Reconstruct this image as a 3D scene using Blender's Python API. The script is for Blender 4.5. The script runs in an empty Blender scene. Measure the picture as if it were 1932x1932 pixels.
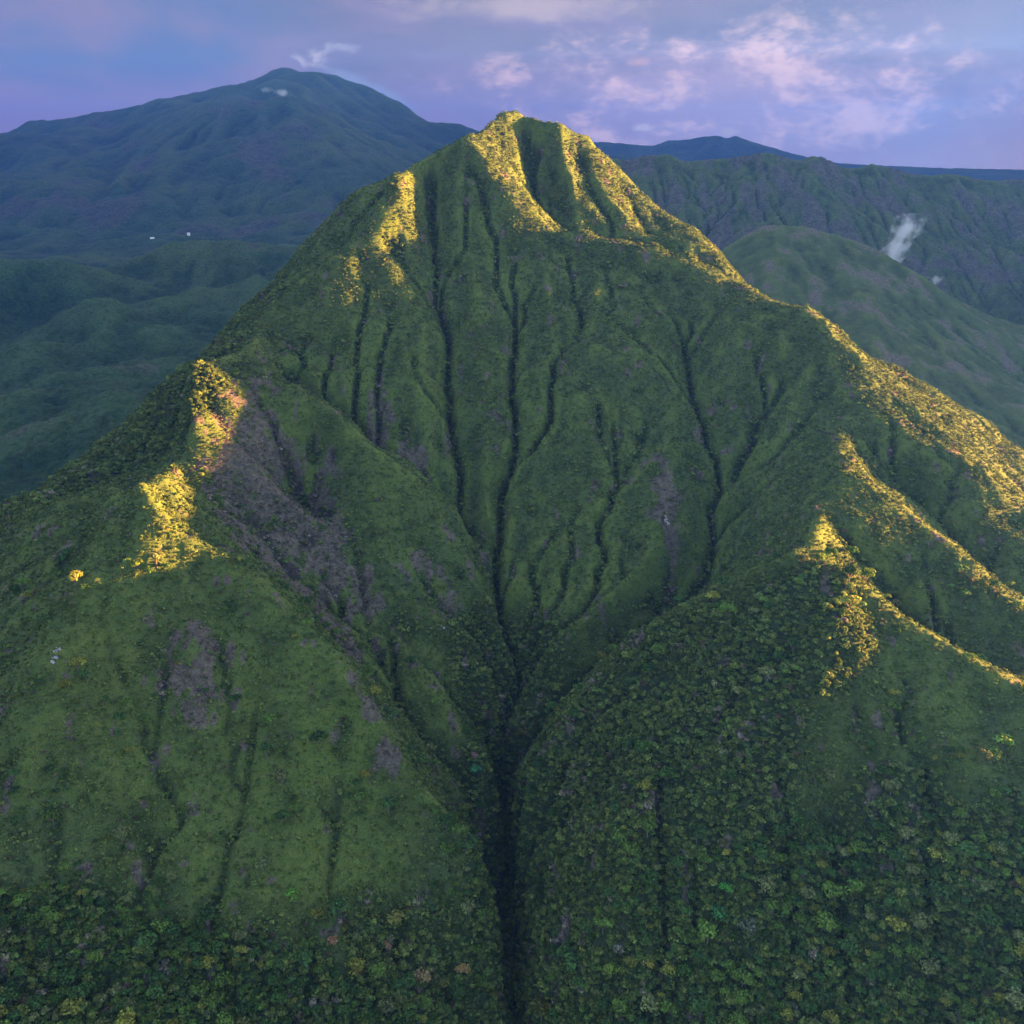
import bpy, math, random, time
import numpy as np
T0=time.time()
sc=bpy.context.scene
R=math.radians
rng=np.random.default_rng(7); random.seed(7)

# ------------------------------------------------------------ camera
cam=bpy.data.cameras.new('camera'); co=bpy.data.objects.new('camera',cam); sc.collection.objects.link(co)
co.location=(0,0,1000); co.rotation_euler=(R(90-20.1),0,0)
cam.sensor_fit='HORIZONTAL'; cam.sensor_width=36; cam.lens=36*1817/1932
cam.clip_start=1; cam.clip_end=200000
sc.camera=co

# ------------------------------------------------------------ sun, exposure
SUN_AZ=R(7.5)      # from +x towards +y
SUN_EL=R(1.7)
sl=bpy.data.lights.new('sun','SUN'); sl.energy=2.5; sl.angle=R(0.5); sl.color=(1.0,0.47,0.13)
so=bpy.data.objects.new('sun',sl); sc.collection.objects.link(so)
from mathutils import Vector
sd=Vector((math.cos(SUN_EL)*math.cos(SUN_AZ),math.cos(SUN_EL)*math.sin(SUN_AZ),math.sin(SUN_EL)))
so.rotation_euler=sd.to_track_quat('Z','Y').to_euler()
sc.view_settings.view_transform='Standard'; sc.view_settings.look='None'
sc.view_settings.gamma=1; sc.view_settings.use_curve_mapping=False
sc.view_settings.exposure=5.55
sc.render.engine='CYCLES'
sc.cycles.volume_bounces=1; sc.cycles.max_bounces=4; sc.cycles.diffuse_bounces=2
sc.cycles.use_denoising=True

# ------------------------------------------------------------ world
W=bpy.data.worlds.new('World'); sc.world=W; W.use_nodes=True
nt=W.node_tree; nt.nodes.clear()
class NG:
    def __init__(s,nt): s.nt=nt
    def n(s,t,**k):
        x=s.nt.nodes.new(t)
        for a,b in k.items(): setattr(x,a,b)
        return x
    def put(s,sock,v):
        if hasattr(v,'is_linked') or isinstance(v,bpy.types.NodeSocket): s.nt.links.new(v,sock)
        elif v is not None: sock.default_value=v
    def m(s,op,a,b=None,c=None,clamp=False):
        x=s.n('ShaderNodeMath',operation=op,use_clamp=clamp); s.put(x.inputs[0],a)
        if b is not None: s.put(x.inputs[1],b)
        if c is not None: s.put(x.inputs[2],c)
        return x.outputs[0]
    def mr(s,v,a,b,c=0.,d=1.,smooth=True):
        x=s.n('ShaderNodeMapRange'); x.interpolation_type='SMOOTHSTEP' if smooth else 'LINEAR'
        s.put(x.inputs[0],v)
        for i,q in enumerate((a,b,c,d)): s.put(x.inputs[i+1],q)
        return x.outputs[0]
    def mix(s,f,a,b,bt='MIX'):
        x=s.n('ShaderNodeMix',data_type='RGBA',blend_type=bt); s.put(x.inputs[0],f)
        s.put(x.inputs[6],a if not isinstance(a,tuple) else (*a,1)); s.put(x.inputs[7],b if not isinstance(b,tuple) else (*b,1))
        return x.outputs[2]
    def noise(s,vec,scale,detail=4,rough=.5,dist=0.,dim='3D'):
        x=s.n('ShaderNodeTexNoise',noise_dimensions=dim); 
        if vec is not None: s.nt.links.new(vec,x.inputs['Vector'])
        x.inputs['Scale'].default_value=scale; x.inputs['Detail'].default_value=detail
        x.inputs['Roughness'].default_value=rough; x.inputs['Distortion'].default_value=dist
        return x.outputs['Fac']
    def comb(s,a,b,c):
        x=s.n('ShaderNodeCombineXYZ'); s.put(x.inputs[0],a); s.put(x.inputs[1],b); s.put(x.inputs[2],c); return x.outputs[0]
g=NG(nt)
def build_world():
    sky=g.n('ShaderNodeTexSky',sky_type='NISHITA',sun_disc=False)
    sky.sun_elevation=SUN_EL; sky.sun_rotation=R(90)-SUN_AZ; sky.altitude=1000; sky.air_density=1.0; sky.dust_density=.6; sky.ozone_density=2.
    tc=g.n('ShaderNodeTexCoord'); sp=g.n('ShaderNodeSeparateXYZ'); nt.links.new(tc.outputs['Generated'],sp.inputs[0])
    x,y,z=sp.outputs
    az=g.m('ARCTAN2',x,y); el=g.m('ARCSINE',z)
    azd=g.m('MULTIPLY',az,180/math.pi); eld=g.m('MULTIPLY',el,180/math.pi)
    # veil of high cloud over the whole sky
    v1=g.comb(g.m('MULTIPLY',azd,.05),g.m('MULTIPLY',eld,.13),0.)
    nA=g.noise(v1,1.0,5,.55,.4)
    nB=g.noise(g.comb(g.m('MULTIPLY',azd,.30),g.m('MULTIPLY',eld,.52),3.7),1.0,10,.68,.12)
    nC=g.noise(g.comb(g.m('MULTIPLY',azd,.10),g.m('MULTIPLY',eld,.25),9.1),1.0,6,.55,.3)
    S=0.405
    def c(r,gg,b):   # display sRGB -> world radiance before strength
        f=lambda t:((t/255+.055)/1.055)**2.4 if t>10 else t/255/12.92
        return tuple(f(t)*S for t in (r,gg,b))
    veil=g.mix(g.mr(nA,.35,.65),c(126,130,154),c(164,152,164))
    veil=g.mix(g.mr(azd,-18,-6),c(118,140,182),veil)
    veil=g.mix(g.mr(nC,.36,.64,0,.8),veil,c(172,152,178))
    hor=g.mr(eld,5.5,-.5)
    veil=g.mix(g.m('MULTIPLY',hor,.75),veil,c(205,168,184))
    hr=g.m('MULTIPLY',g.mr(eld,1.5,-1.),g.mr(azd,5,14))
    veil=g.mix(g.m('MULTIPLY',hr,.7),veil,c(205,170,185))
    def blob(a,e,ra,re,soft=1.):
        dx=g.m('DIVIDE',g.m('SUBTRACT',azd,a),ra); dy=g.m('DIVIDE',g.m('SUBTRACT',eld,e),re)
        return g.m('SQRT',g.m('ADD',g.m('MULTIPLY',dx,dx),g.m('MULTIPLY',dy,dy)))
    col=veil
    # big pink cloud on the right
    d1=blob(11.6,2.9,10.5,3.0); m1=g.mr(g.m('ADD',d1,g.m('MULTIPLY',g.m('SUBTRACT',nB,.5),2.6)),1.45,.45)
    col=g.mix(g.m('MULTIPLY',m1,1.0),col,g.mix(g.mr(nB,.36,.54),c(275,228,220),c(212,182,196)))
    # brighter edge near its top, high band at the top of the frame
    d2=blob(6.9,4.9,1.5,.5); m2=g.mr(g.m('ADD',d2,g.m('MULTIPLY',g.m('SUBTRACT',nB,.5),2.4)),1.0,.2)
    col=g.mix(g.m('MULTIPLY',m2,.65),col,c(248,196,186))
    d3=blob(.8,7.6,7.,.8); m3=g.mr(g.m('ADD',d3,g.m('MULTIPLY',g.m('SUBTRACT',nB,.5),2.6)),1.2,.1)
    col=g.mix(g.m('MULTIPLY',m3,.8),col,c(225,200,195))
    # white tuft and lenticular streak beside the left massif
    nD=g.noise(g.comb(g.m('MULTIPLY',azd,.9),g.m('MULTIPLY',eld,1.3),5.3),1.0,5,.6,.8)
    d4=blob(-10.6,5.2,1.3,.9); m4=g.mr(g.m('ADD',d4,g.m('MULTIPLY',g.m('SUBTRACT',nD,.5),3.2)),.8,-.1)
    col=g.mix(g.m('MULTIPLY',m4,.9),col,c(225,215,222))
    el5=g.m('ADD',eld,g.m('MULTIPLY',g.m('ADD',azd,8.4),.42))
    dx=g.m('DIVIDE',g.m('ADD',azd,7.6),2.9); dy=g.m('DIVIDE',g.m('SUBTRACT',el5,3.9),.5)
    d5=g.m('SQRT',g.m('ADD',g.m('MULTIPLY',dx,dx),g.m('MULTIPLY',dy,dy)))
    m5=g.mr(g.m('ADD',d5,g.m('MULTIPLY',g.m('SUBTRACT',nD,.5),1.0)),1.1,.4)
    col=g.mix(g.m('MULTIPLY',m5,.55),col,c(175,195,225))
    for a_,e_,ra,re_,st,k_ in ((7.17,1.67,.75,.33,.95,(250,225,222)),(11.78,1.45,.75,.25,.6,(238,215,215)),(-9.3,5.6,1.3,.35,.5,(215,212,228))):
        d_=blob(a_,e_,ra,re_); m_=g.mr(g.m('ADD',d_,g.m('MULTIPLY',g.m('SUBTRACT',nD,.5),2.4)),1.0,.3)
        col=g.mix(g.m('MULTIPLY',m_,st),col,c(*k_))
    # the cream cloud at the top of the view goes on overhead, brightened there to lift the shaded slopes
    top=g.mr(eld,9.,24.)
    col=g.mix(top,col,g.mix(g.mr(nC,.35,.65),c(318,302,296),c(335,325,312)))
    # cover: the clouds fill the sky in view and thin overhead and towards the sun
    cover=g.mr(g.m('ABSOLUTE',g.m('SUBTRACT',azd,0.)),40,75,1.,.25)
    out=g.mix(cover,sky.outputs[0],col)
    bg=g.n('ShaderNodeBackground'); nt.links.new(out,bg.inputs[0]); bg.inputs[1].default_value=.05
    ow=g.n('ShaderNodeOutputWorld'); nt.links.new(bg.outputs[0],ow.inputs[0])
build_world()

# ------------------------------------------------------------ helpers
def link(o,parent=None):
    sc.collection.objects.link(o)
    if parent: o.parent=parent
    return o
def mesh_np(name,V,F,mat=None,smooth=False,attrs=None):
    me=bpy.data.meshes.new(name); V=np.asarray(V,dtype=np.float32); F=np.asarray(F,dtype=np.int32); k=F.shape[1]
    me.vertices.add(len(V)); me.vertices.foreach_set('co',V.ravel())
    me.loops.add(F.size); me.loops.foreach_set('vertex_index',F.ravel())
    me.polygons.add(len(F)); me.polygons.foreach_set('loop_start',np.arange(0,F.size,k,dtype=np.int32)); me.polygons.foreach_set('loop_total',np.full(len(F),k,dtype=np.int32))
    if smooth: me.polygons.foreach_set('use_smooth',np.ones(len(F),dtype=bool))
    me.update(calc_edges=True)
    if attrs:
        for n,(ty,a) in attrs.items():
            at=me.attributes.new(n,ty,'POINT'); a=np.asarray(a,dtype=np.float32 if ty!='INT' else np.int32)
            at.data.foreach_set({'FLOAT':'value','INT':'value','FLOAT_VECTOR':'vector','FLOAT_COLOR':'color'}[ty],a.ravel())
    if mat: me.materials.append(mat)
    return me
def hash2(ix,iy,s):
    h=(ix.astype(np.int64)*374761393+iy.astype(np.int64)*668265263+s*1442695041)&0xffffffff
    h=((h^(h>>13))*1274126177)&0xffffffff
    return ((h^(h>>16))&0xffffff)/float(0xffffff)
def perlin(x,y,s=0):
    ix=np.floor(x); iy=np.floor(y); fx=x-ix; fy=y-iy
    ux=fx*fx*fx*(fx*(fx*6-15)+10); uy=fy*fy*fy*(fy*(fy*6-15)+10)
    def gr(ax,ay,dx,dy):
        a=hash2(ax,ay,s)*2*math.pi
        return np.cos(a)*dx+np.sin(a)*dy
    n00=gr(ix,iy,fx,fy); n10=gr(ix+1,iy,fx-1,fy); n01=gr(ix,iy+1,fx,fy-1); n11=gr(ix+1,iy+1,fx-1,fy-1)
    return (n00*(1-ux)+n10*ux)*(1-uy)+(n01*(1-ux)+n11*ux)*uy
def fbm(x,y,sc_,oct=4,s=0,gain=.5):
    r=0; a=1; f=1/sc_
    for o in range(oct):
        r=r+a*perlin(x*f+o*17.3,y*f-o*9.1,s+o); a*=gain; f*=2.03
    return r
def bumps(x,y,cell,s=0):
    """rounded crowns: height of the tallest dome over a jittered grid (0..1) and the id of that dome"""
    gx=x/cell; gy=y/cell; ix=np.floor(gx); iy=np.floor(gy); best=np.full(x.shape,-1.); bid=np.zeros(x.shape)
    for dx in (-1,0,1):
        for dy in (-1,0,1):
            cx=ix+dx; cy=iy+dy
            px=cx+.15+.7*hash2(cx,cy,s); py=cy+.15+.7*hash2(cx,cy,s+11); rr=.55+.35*hash2(cx,cy,s+23)
            d2=((gx-px)**2+(gy-py)**2)/(rr*rr); h=np.sqrt(np.clip(1-d2,0,1))*rr/.9
            m=h>best; best=np.where(m,h,best); bid=np.where(m,hash2(cx,cy,s+37),bid)
    return best,bid
class Field: pass
def solve(lines,x0,x1,y0,y1,cell,levels=4,iters=(400,200,120,60),amle=.75):
    """surface stretched over ridge and valley lines"""
    Z=None
    for L in range(levels):
        c=cell*2**(levels-1-L); nx=int(round((x1-x0)/c))+1; ny=int(round((y1-y0)/c))+1
        A=np.zeros((ny,nx)); N=np.zeros((ny,nx))
        for pl in lines:
            p=np.array(pl,dtype=float)
            if len(p)==1: q=p
            else:
                q=[]
                for a,b in zip(p[:-1],p[1:]):
                    n=max(2,int(np.hypot(*(b-a)[:2])/(c*.5))+1); t=np.linspace(0,1,n)[:,None]; q.append(a*(1-t)+b*t)
                q=np.concatenate(q)
            i=np.round((q[:,0]-x0)/c).astype(int); j=np.round((q[:,1]-y0)/c).astype(int)
            ok=(i>=0)&(i<nx)&(j>=0)&(j<ny); np.add.at(A,(j[ok],i[ok]),q[ok,2]); np.add.at(N,(j[ok],i[ok]),1)
        M=N>0; val=np.where(M,A/np.maximum(N,1),0)
        if Z is None: Z=np.full((ny,nx),val[M].mean())
        else: Z=resample(Z,ny,nx)
        Z[M]=val[M]
        par=(np.add.outer(np.arange(ny),np.arange(nx))%2).astype(bool)
        upd=[par&~M,(~par)&~M]; w=1.85 if L==0 else 1.6
        for it in range(iters[L]):
            for U in upd:
                P=np.pad(Z,1,mode='edge'); av=(P[:-2,1:-1]+P[2:,1:-1]+P[1:-1,:-2]+P[1:-1,2:])*.25
                Z=np.where(U,Z+w*(av-Z),Z)
        for it in range(iters[L] if amle else 0):   # straight slopes between the lines instead of sagging ones
            P=np.pad(Z,1,mode='edge'); nb=[P[:-2,1:-1],P[2:,1:-1],P[1:-1,:-2],P[1:-1,2:]]
            dg=[P[:-2,:-2],P[:-2,2:],P[2:,:-2],P[2:,2:]]; nb+=[Z+(q-Z)*.7071 for q in dg]
            mx=np.maximum.reduce(nb); mn=np.minimum.reduce(nb); av=(P[:-2,1:-1]+P[2:,1:-1]+P[1:-1,:-2]+P[1:-1,2:])*.25
            Z=np.where(M,Z,(1-amle)*av+amle*.5*(mx+mn))
    f=Field(); f.Z=Z; f.x0=x0; f.y0=y0; f.c=cell; f.M=M; return f
def resample(Z,ny,nx):
    j=np.linspace(0,Z.shape[0]-1,ny); i=np.linspace(0,Z.shape[1]-1,nx); j0=np.minimum(j.astype(int),Z.shape[0]-2); i0=np.minimum(i.astype(int),Z.shape[1]-2)
    fj=(j-j0)[:,None]; fi=(i-i0)[None]
    a=Z[j0][:,i0]; b=Z[j0][:,i0+1]; c=Z[j0+1][:,i0]; d=Z[j0+1][:,i0+1]
    return (a*(1-fi)+b*fi)*(1-fj)+(c*(1-fi)+d*fi)*fj
def blur(Z,n=1):
    for _ in range(n):
        P=np.pad(Z,1,mode='edge'); Z=(P[:-2,1:-1]+P[2:,1:-1]+P[1:-1,:-2]+P[1:-1,2:])*.125+Z*.5
    return Z
def flow(Z,c):
    ny,nx=Z.shape; P=np.pad(Z,1,constant_values=1e9); best=np.zeros((ny,nx)); rec=np.arange(ny*nx).reshape(ny,nx).copy(); idx=rec.copy(); dist=np.ones((ny,nx))
    for dj in (-1,0,1):
        for di in (-1,0,1):
            if dj==0 and di==0: continue
            d=math.hypot(dj,di)*c; s=(Z-P[1+dj:1+dj+ny,1+di:1+di+nx])/d; m=s>best
            best=np.where(m,s,best); rec=np.where(m,idx+dj*nx+di,rec); dist=np.where(m,d,dist)
    order=np.argsort(-Z,axis=None).tolist(); r=rec.ravel().tolist(); A=[c*c]*(nx*ny)
    for i in order:
        k=r[i]
        if k!=i: A[k]+=A[i]
    return order,r,dist.ravel(),np.array(A)
def erode(Z,c,steps,K,maxcut,diff=1,A0=0.):
    Z0=Z.copy()
    for s in range(steps):
        order,r,dist,A=flow(Z,c)
        F=(K*np.sqrt(np.clip(A-A0,0,40000))/dist).tolist(); z=Z.ravel().tolist()
        for i in reversed(order):
            k=r[i]
            if k!=i: z[i]=(z[i]+F[i]*z[k])/(1+F[i])
        Z=np.array(z).reshape(Z0.shape)
        Z=np.maximum(Z,Z0-maxcut)
        if diff: Z=Z*.86+blur(Z,diff)*.14
    return Z,A.reshape(Z0.shape)
def sample(f,x,y,Z=None):
    """Catmull-Rom sample of a field"""
    Z=f.Z if Z is None else Z
    gx=np.clip((x-f.x0)/f.c,0,Z.shape[1]-1.001); gy=np.clip((y-f.y0)/f.c,0,Z.shape[0]-1.001)
    i=gx.astype(int); j=gy.astype(int); tx=gx-i; ty=gy-j
    def w(t): return (-.5*t+t*t-.5*t**3, 1-2.5*t*t+1.5*t**3, .5*t+2*t*t-1.5*t**3, -.5*t*t+.5*t**3)
    wx=w(tx); wy=w(ty); out=0
    for b in range(4):
        jj=np.clip(j+b-1,0,Z.shape[0]-1); row=0
        for a in range(4):
            ii=np.clip(i+a-1,0,Z.shape[1]-1); row=row+wx[a]*Z[jj,ii]
        out=out+wy[b]*row
    return out
def lin(f,x,y,Z):
    gx=np.clip((x-f.x0)/f.c,0,Z.shape[1]-1.001); gy=np.clip((y-f.y0)/f.c,0,Z.shape[0]-1.001)
    i=gx.astype(int); j=gy.astype(int); tx=gx-i; ty=gy-j
    return (Z[j,i]*(1-tx)+Z[j,i+1]*tx)*(1-ty)+(Z[j+1,i]*(1-tx)+Z[j+1,i+1]*tx)*ty
def grid_faces(ny,nx):
    a=(np.arange(ny-1)[:,None]*nx+np.arange(nx-1)[None]).ravel()
    return np.stack([a,a+1,a+nx+1,a+nx],1)
def struct(name,me,label,cat,kind='structure'):
    o=bpy.data.objects.new(name,me); link(o); o['label']=label; o['category']=cat; o['kind']=kind; return o
# ridge, spur and gully lines of the relief, in metres (x east, y north, z up)
MAIN_LINES=[[(-3.8,1500,1069.5),(17.6,1500,1063.8),(36.6,1497,1058.1),(51.8,1495,1054.5),(64.6,1492,1057.2),(78.7,1496,1047.4),(90.6,1500,1040.4),(110.3,1506,1037),(118.6,1508,1022.6),(142.3,1506,1004.4),(158.2,1504,989.8),(178.1,1500,967.8),(208.8,1485,938.6),(230,1466,924.7),(250.4,1446,914.7),(261.9,1420,901.8),(280.2,1372,880.5),(291.5,1312,861.8),(293,1255,852),(306.4,1225,841.2),(323.9,1200,833.6),(340.6,1175,832),(353.6,1155,829.3),(360,1138,821.9),(364.3,1130,823.2)],
[(-3.8,1500,1069.5),(-16,1496,1066.5),(-23.4,1480,1056),(-32.9,1462,1045.6),(-35.6,1450,1038.4),(-52.1,1432,1035.2),(-70.5,1415,1025.3)],
[(-70.5,1415,1025.3),(-58.9,1392,1004.1),(-36.9,1368,984),(-8.5,1352,964.3),(16.1,1336,944.8),(40.4,1322,925.4),(59,1310,909.4),(71.2,1306,912.4),(91.7,1300,906.8),(112,1290,893),(135.4,1285,894.7),(152.3,1283,894.2),(175.6,1274,883.1),(202.1,1267,876.5),(228.7,1263,873.6),(245.1,1259,870.7),(268.2,1253,861.5),(291.7,1249,851.4)],
[(36.5,1418,934.3),(54.2,1388,919.6),(75.8,1350,906.7),(116.7,1335,887.2),(158.7,1330,887.6),(186,1318,876.3),(226.5,1305,869.4),(252.3,1292,865.3),(273.2,1276,857.6)],
[(-3.8,1500,1069.5),(1.5,1480,1039.9),(6.7,1452,1007.8),(11.9,1432,979.8)],
[(14.5,1500,1061),(18.4,1495,1029.6),(26,1478,993.6),(28,1452,965.2),(36.5,1418,934.3),(54.2,1388,919.6)],
[(64.6,1492,1057.2),(69.8,1482,1036.4),(74,1466,1011.4),(83.6,1436,979.7),(87.7,1395,945.8),(89.9,1352,920.3),(100.6,1318,906.9)],
[(110.3,1506,1037),(112.6,1482,1000.8),(123.3,1442,965.5),(139,1398,931.7),(153.3,1352,906.5),(161,1322,895.1)],
[(102.2,1470,986.5),(114.1,1434,951.4),(129.9,1390,918),(138.8,1348,899.9)],
[(142.3,1506,1004.4),(165.6,1482,957.2),(181.5,1438,915.2),(186.8,1358,882.4)],
[(230,1466,924.7),(233.5,1390,903.9),(229.7,1305,886.3),(230.8,1284,876.8)],
[(260.4,1350,896.3),(264.5,1325,881.2),(266.6,1296,870.3)],
[(-70.5,1415,1025.3),(-81.1,1408,1019.8),(-98.7,1398,1009.5),(-115.6,1378,992.7),(-128.4,1358,980.8),(-140.3,1336,979.8),(-149,1322,981.3),(-160,1325,974.8),(-178.3,1330,966.8),(-193.6,1338,961.3),(-209,1345,954.4),(-232.8,1352,930.5),(-252.2,1356,916.6),(-272,1358,895.7),(-293.2,1365,874),(-313.3,1350,854.3),(-323.2,1340,839.1),(-341.4,1320,822.6),(-355.2,1300,811.3),(-363.6,1280,801.1),(-375.4,1255,787.9),(-379,1240,778.2),(-389.6,1210,761.4),(-403.5,1175,747.2),(-420.5,1130,734.4)],
[(-147,1322,981.3),(-142.1,1310,968.6),(-147,1292,949.8),(-159,1272,928.2),(-173.9,1256,910),(-193.5,1245,898),(-218.2,1230,886.5),(-235.9,1232,873.5),(-252.9,1230,860.8),(-267.6,1218,852.5),(-273.9,1205,844.5),(-291.2,1165,829.7),(-298.2,1135,823.6),(-288.3,1102,815.6),(-290.2,1080,806.8),(-300.5,1060,799.8),(-308.3,1050,799.4),(-318.6,1035,798.2),(-335.3,1010,795.8),(-326.1,980,780.3),(-323.1,950,767.4),(-319,925,758.5),(-325,945,737.3),(-325.3,930,726),(-322.7,880,721.7),(-312.7,820,731.8),(-315.1,800,735.9),(-317.4,785,740.8),(-329.5,792,731.2),(-346.4,800,728),(-356.3,806,720.5),(-364.2,808,707.3),(-377,815,697.7),(-393.7,825,694),(-400.6,830,694.7),(-416.2,840,700.4),(-435.6,850,696.9),(-460,862,688.8),(-478.1,872,682),(-560,910,656.2),(-690.3,960,622.1)],
[(-164,1318,958.6),(-179.4,1308,939.4),(-201.5,1296,917),(-229.1,1280,893.1),(-261.2,1260,866),(-290.1,1230,843.2),(-308.1,1190,829.2),(-312.8,1150,808.2),(-328.4,1110,793.5),(-351.4,1080,781),(-364.6,1040,762.7)],
[(-600,560,560),(-580,700,558),(-585,850,556),(-590,1000,556),(-600,1150,556),(-600,1300,556),(-590,1450,556),(-560,1620,556),(-500,1780,560)],
[(-700,560,545),(-700,1780,545)],
[(-1090,350,540),(-1090,900,535),(-1090,1400,535),(-1090,1880,540)],
[(-369.9,1085,780),(-362,1040,759.7),(-356.1,1000,734.3),(-355.1,955,712.4),(-356.9,915,709),(-366.3,900,708.3),(-389,905,697.3),(-410.1,905,678.9),(-445.6,925,665),(-485.9,950,666.5),(-533.6,975,649.9),(-626.4,1020,621)],
[(-444.4,1090,697),(-469.4,1070,684.1),(-502.4,1060,669.3),(-530,1040,646.4),(-552.1,1020,638.1)],
[(-312.5,820,733.3),(-297.6,800,720.2),(-283.6,775,707.2),(-269.2,752,698.2)],
[(-316.4,812,725.9),(-302.1,790,716.3),(-287.9,768,705)],
[(-317.4,785,740.8),(-303.9,768,729),(-290.8,756,715.3),(-277.4,746,703.5),(-257.6,737,697.6),(-236.6,728,693.8),(-215.4,712,676.8),(-190.8,700,660.8),(-167.3,690,645.5),(-149.5,672,634.8),(-132,660,628.8),(-116.7,650,619.2),(-102,633,606.3),(-90,620,589.1),(-65.3,602,564.3),(-45.2,590,549.8),(-29.2,574,539),(-19.4,560,522.5),(-15.3,540,502.8),(-14,522,482.4),(-13.1,505,452.6)],
[(-301.8,1045,786.9),(-261.4,1025,770.2),(-231.5,1008,761.9),(-199.3,985,757.2),(-167.4,965,744.2),(-149.6,950,730.8),(-122.1,935,712.2),(-104.4,928,704.3),(-96.6,920,692.9),(-84.2,905,673.9),(-74.6,892,659),(-61.2,882,646.6),(-42.1,870,632.4),(-26.1,850,613.1),(-18.3,835,594.9)],
[(-36.4,562,530.2),(-32.1,543,509.4),(-31.5,523,490.8),(-32.7,500,467.5)],
[(29.6,600,527.8),(30.8,573,506.6),(31.9,545,483.9),(32.5,508,459)],
[(-299.3,880,713.7),(-267.2,868,685.6),(-229.5,828,658.2),(-197.6,808,634.9),(-167,793,615.2),(-136,773,598.7),(-105.6,753,588.2),(-76.3,733,573.2),(-52.7,718,561.2),(-38.8,706,542.6),(-19.9,668,537.1)],
[(-142.8,742,600.4),(-111.6,722,574.4),(-78.8,700,546.5),(-51.5,682,516.9),(-28.6,655,495)],
[(-244.4,1075,754.7),(-205,1052,741.8),(-168.1,1035,720.1),(-130.7,1008,697.6),(-94.1,975,667.9),(-67.6,950,641)],
[(-307.5,960,750.5),(-260.4,913,719.5),(-209.4,883,685.7),(-166.1,858,651.3),(-123.2,833,629.1),(-80.6,798,612.8),(-51.4,790,595.2)],
[(-243.9,955,718.1),(-232,953,690),(-211.1,936,666.8),(-190.1,905,649.5)],
[(-241.9,1075,788),(-194.4,1063,751.4),(-155.8,1033,725.5),(-118.4,1003,700.9),(-94.5,983,677.2),(-76.7,963,651.2),(-59.1,943,628.8),(-41.8,923,616),(-21.8,885,608.8)],
[(-127.4,985,712.2),(-98.2,968,693.9),(-72.3,950,678.8),(-55.7,935,667.1),(-43.8,920,652.4),(-33.8,905,638),(-21.9,895,627.6)],
[(-112.2,1372,970.5),(-111.5,1372,946.7),(-106.5,1324,911.8),(-99.2,1280,881.9),(-94,1223,840.8),(-94.9,1203,825.4),(-82.1,1181,808.1),(-76.6,1160,793.1),(-77,1140,776.5),(-77.9,1116,756.7),(-73.2,1082,730.7),(-67.5,1048,706.8),(-59.7,1018,684.8),(-46.3,983,665.2),(-41.6,958,646.4),(-32.5,930,627.4),(-19.2,893,619.8)],
[(-54.4,1380,988.6),(-43.3,1358,954),(-31.3,1318,921.6),(-26.2,1300,906.1),(-11.5,1268,880.3),(-5.3,1236,855.5),(-6.6,1213,837.6),(3.2,1178,810.6),(1.9,1133,773.4),(-0.6,1106,752),(3,1078,731.7),(4.2,1046,707.3),(1.8,1020,688.5),(-0.6,1003,676.8),(-9.7,980,662),(-13.5,960,645.7),(-9.4,940,634.1),(-13.2,923,619.6),(-17.4,911,612.1),(-17.6,886,599.6),(-16.1,856,584.7),(-15.7,850,558.7),(-3.1,830,546),(9.6,810,534.1),(4.5,787,513.4),(-12.4,742,508.3),(-14.7,732,487.1),(-10.1,730,460.3),(-7.5,704,445.9),(-3.7,682,429.8),(-1.8,654,409.1),(-0.4,627,389.6),(0.8,576,386.5)],
[(0.8,574,388),(-2,500,368),(-5,450,350),(-10,380,340),(-10,310,335)],
[(-58.9,1392,1004.1),(-61.4,1372,973.9),(-61.6,1330,935),(-51.8,1280,891.8),(-45,1208,853.7),(-38.6,1155,810.5),(-33.1,1102,770.4),(-30.2,1050,733.2),(-27.6,1005,703.3),(-28.7,970,678.6),(-25.3,938,654.4)],
[(-173.9,1256,910),(-144.2,1262,886.8),(-129,1222,858.5),(-110.1,1185,834.4),(-102.7,1125,803.1),(-102.6,1075,763.8),(-97,1030,726.3),(-86.6,1000,698.8)],
[(59.5,1322,908.6),(42.3,1228,864.2),(47.2,1168,821),(51.8,1113,780.5),(47.2,1061,742.7),(37.7,1032,707.6)],
[(-3.5,1000,686.8),(10.8,985,679.6),(5,950,655.9),(-3.3,922,637.1)],
[(202.1,1267,876.5),(188.4,1248,852.2),(179.8,1195,822.1),(177.4,1135,786.3),(182.6,1100,766.4),(168,1045,728.4),(140,1000,698.8),(103.8,975,682.8),(53.3,985,691.5),(27.7,980,687.2),(5,962,669.4),(-2.2,942,650),(-2.2,915,634),(-11.2,897,619.3)],
[(168,1045,728.4),(167,983,703.9),(162.6,933,673.6),(146.5,888,650.4),(119.7,853,625.7),(76.2,813,605.5),(45.3,783,593.5),(21.1,770,568.1)],
[(110.9,1262,873.7),(97.8,1163,821.8),(75.3,1091,772.6),(60.6,1028,726.9),(42.7,1005,697.3)],
[(203.8,1240,856.4),(207.1,1183,800.7),(206,1138,768),(212.1,1068,723.7),(221.9,1018,694),(223.8,1003,683.4),(221.5,970,663.7),(208.7,936,646.3),(201.2,911,629.8),(198.5,893,618.7),(182.2,868,596.3),(169.1,858,584.9),(141.7,841,584.6),(117.7,818,575.3),(90.6,793,563.5),(64.9,773,552.7),(44.5,748,542.9),(29.4,718,534.9),(15.3,696,523),(3.9,658,526.3)],
[(310.4,1120,804),(292.3,1093,759.9),(276.5,1053,726.4),(259.8,1013,695.5),(239.5,986,672),(217.1,950,667.7)],
[(270.5,1264,860.3),(265.1,1173,820.3),(253.4,1118,779.5),(249.9,1058,737.3),(248.4,1025,703.5)],
[(364.3,1130,823.2),(338.5,1083,786.4),(312.8,1043,753),(285.5,993,718.6),(260.3,970,684.5)],
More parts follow.
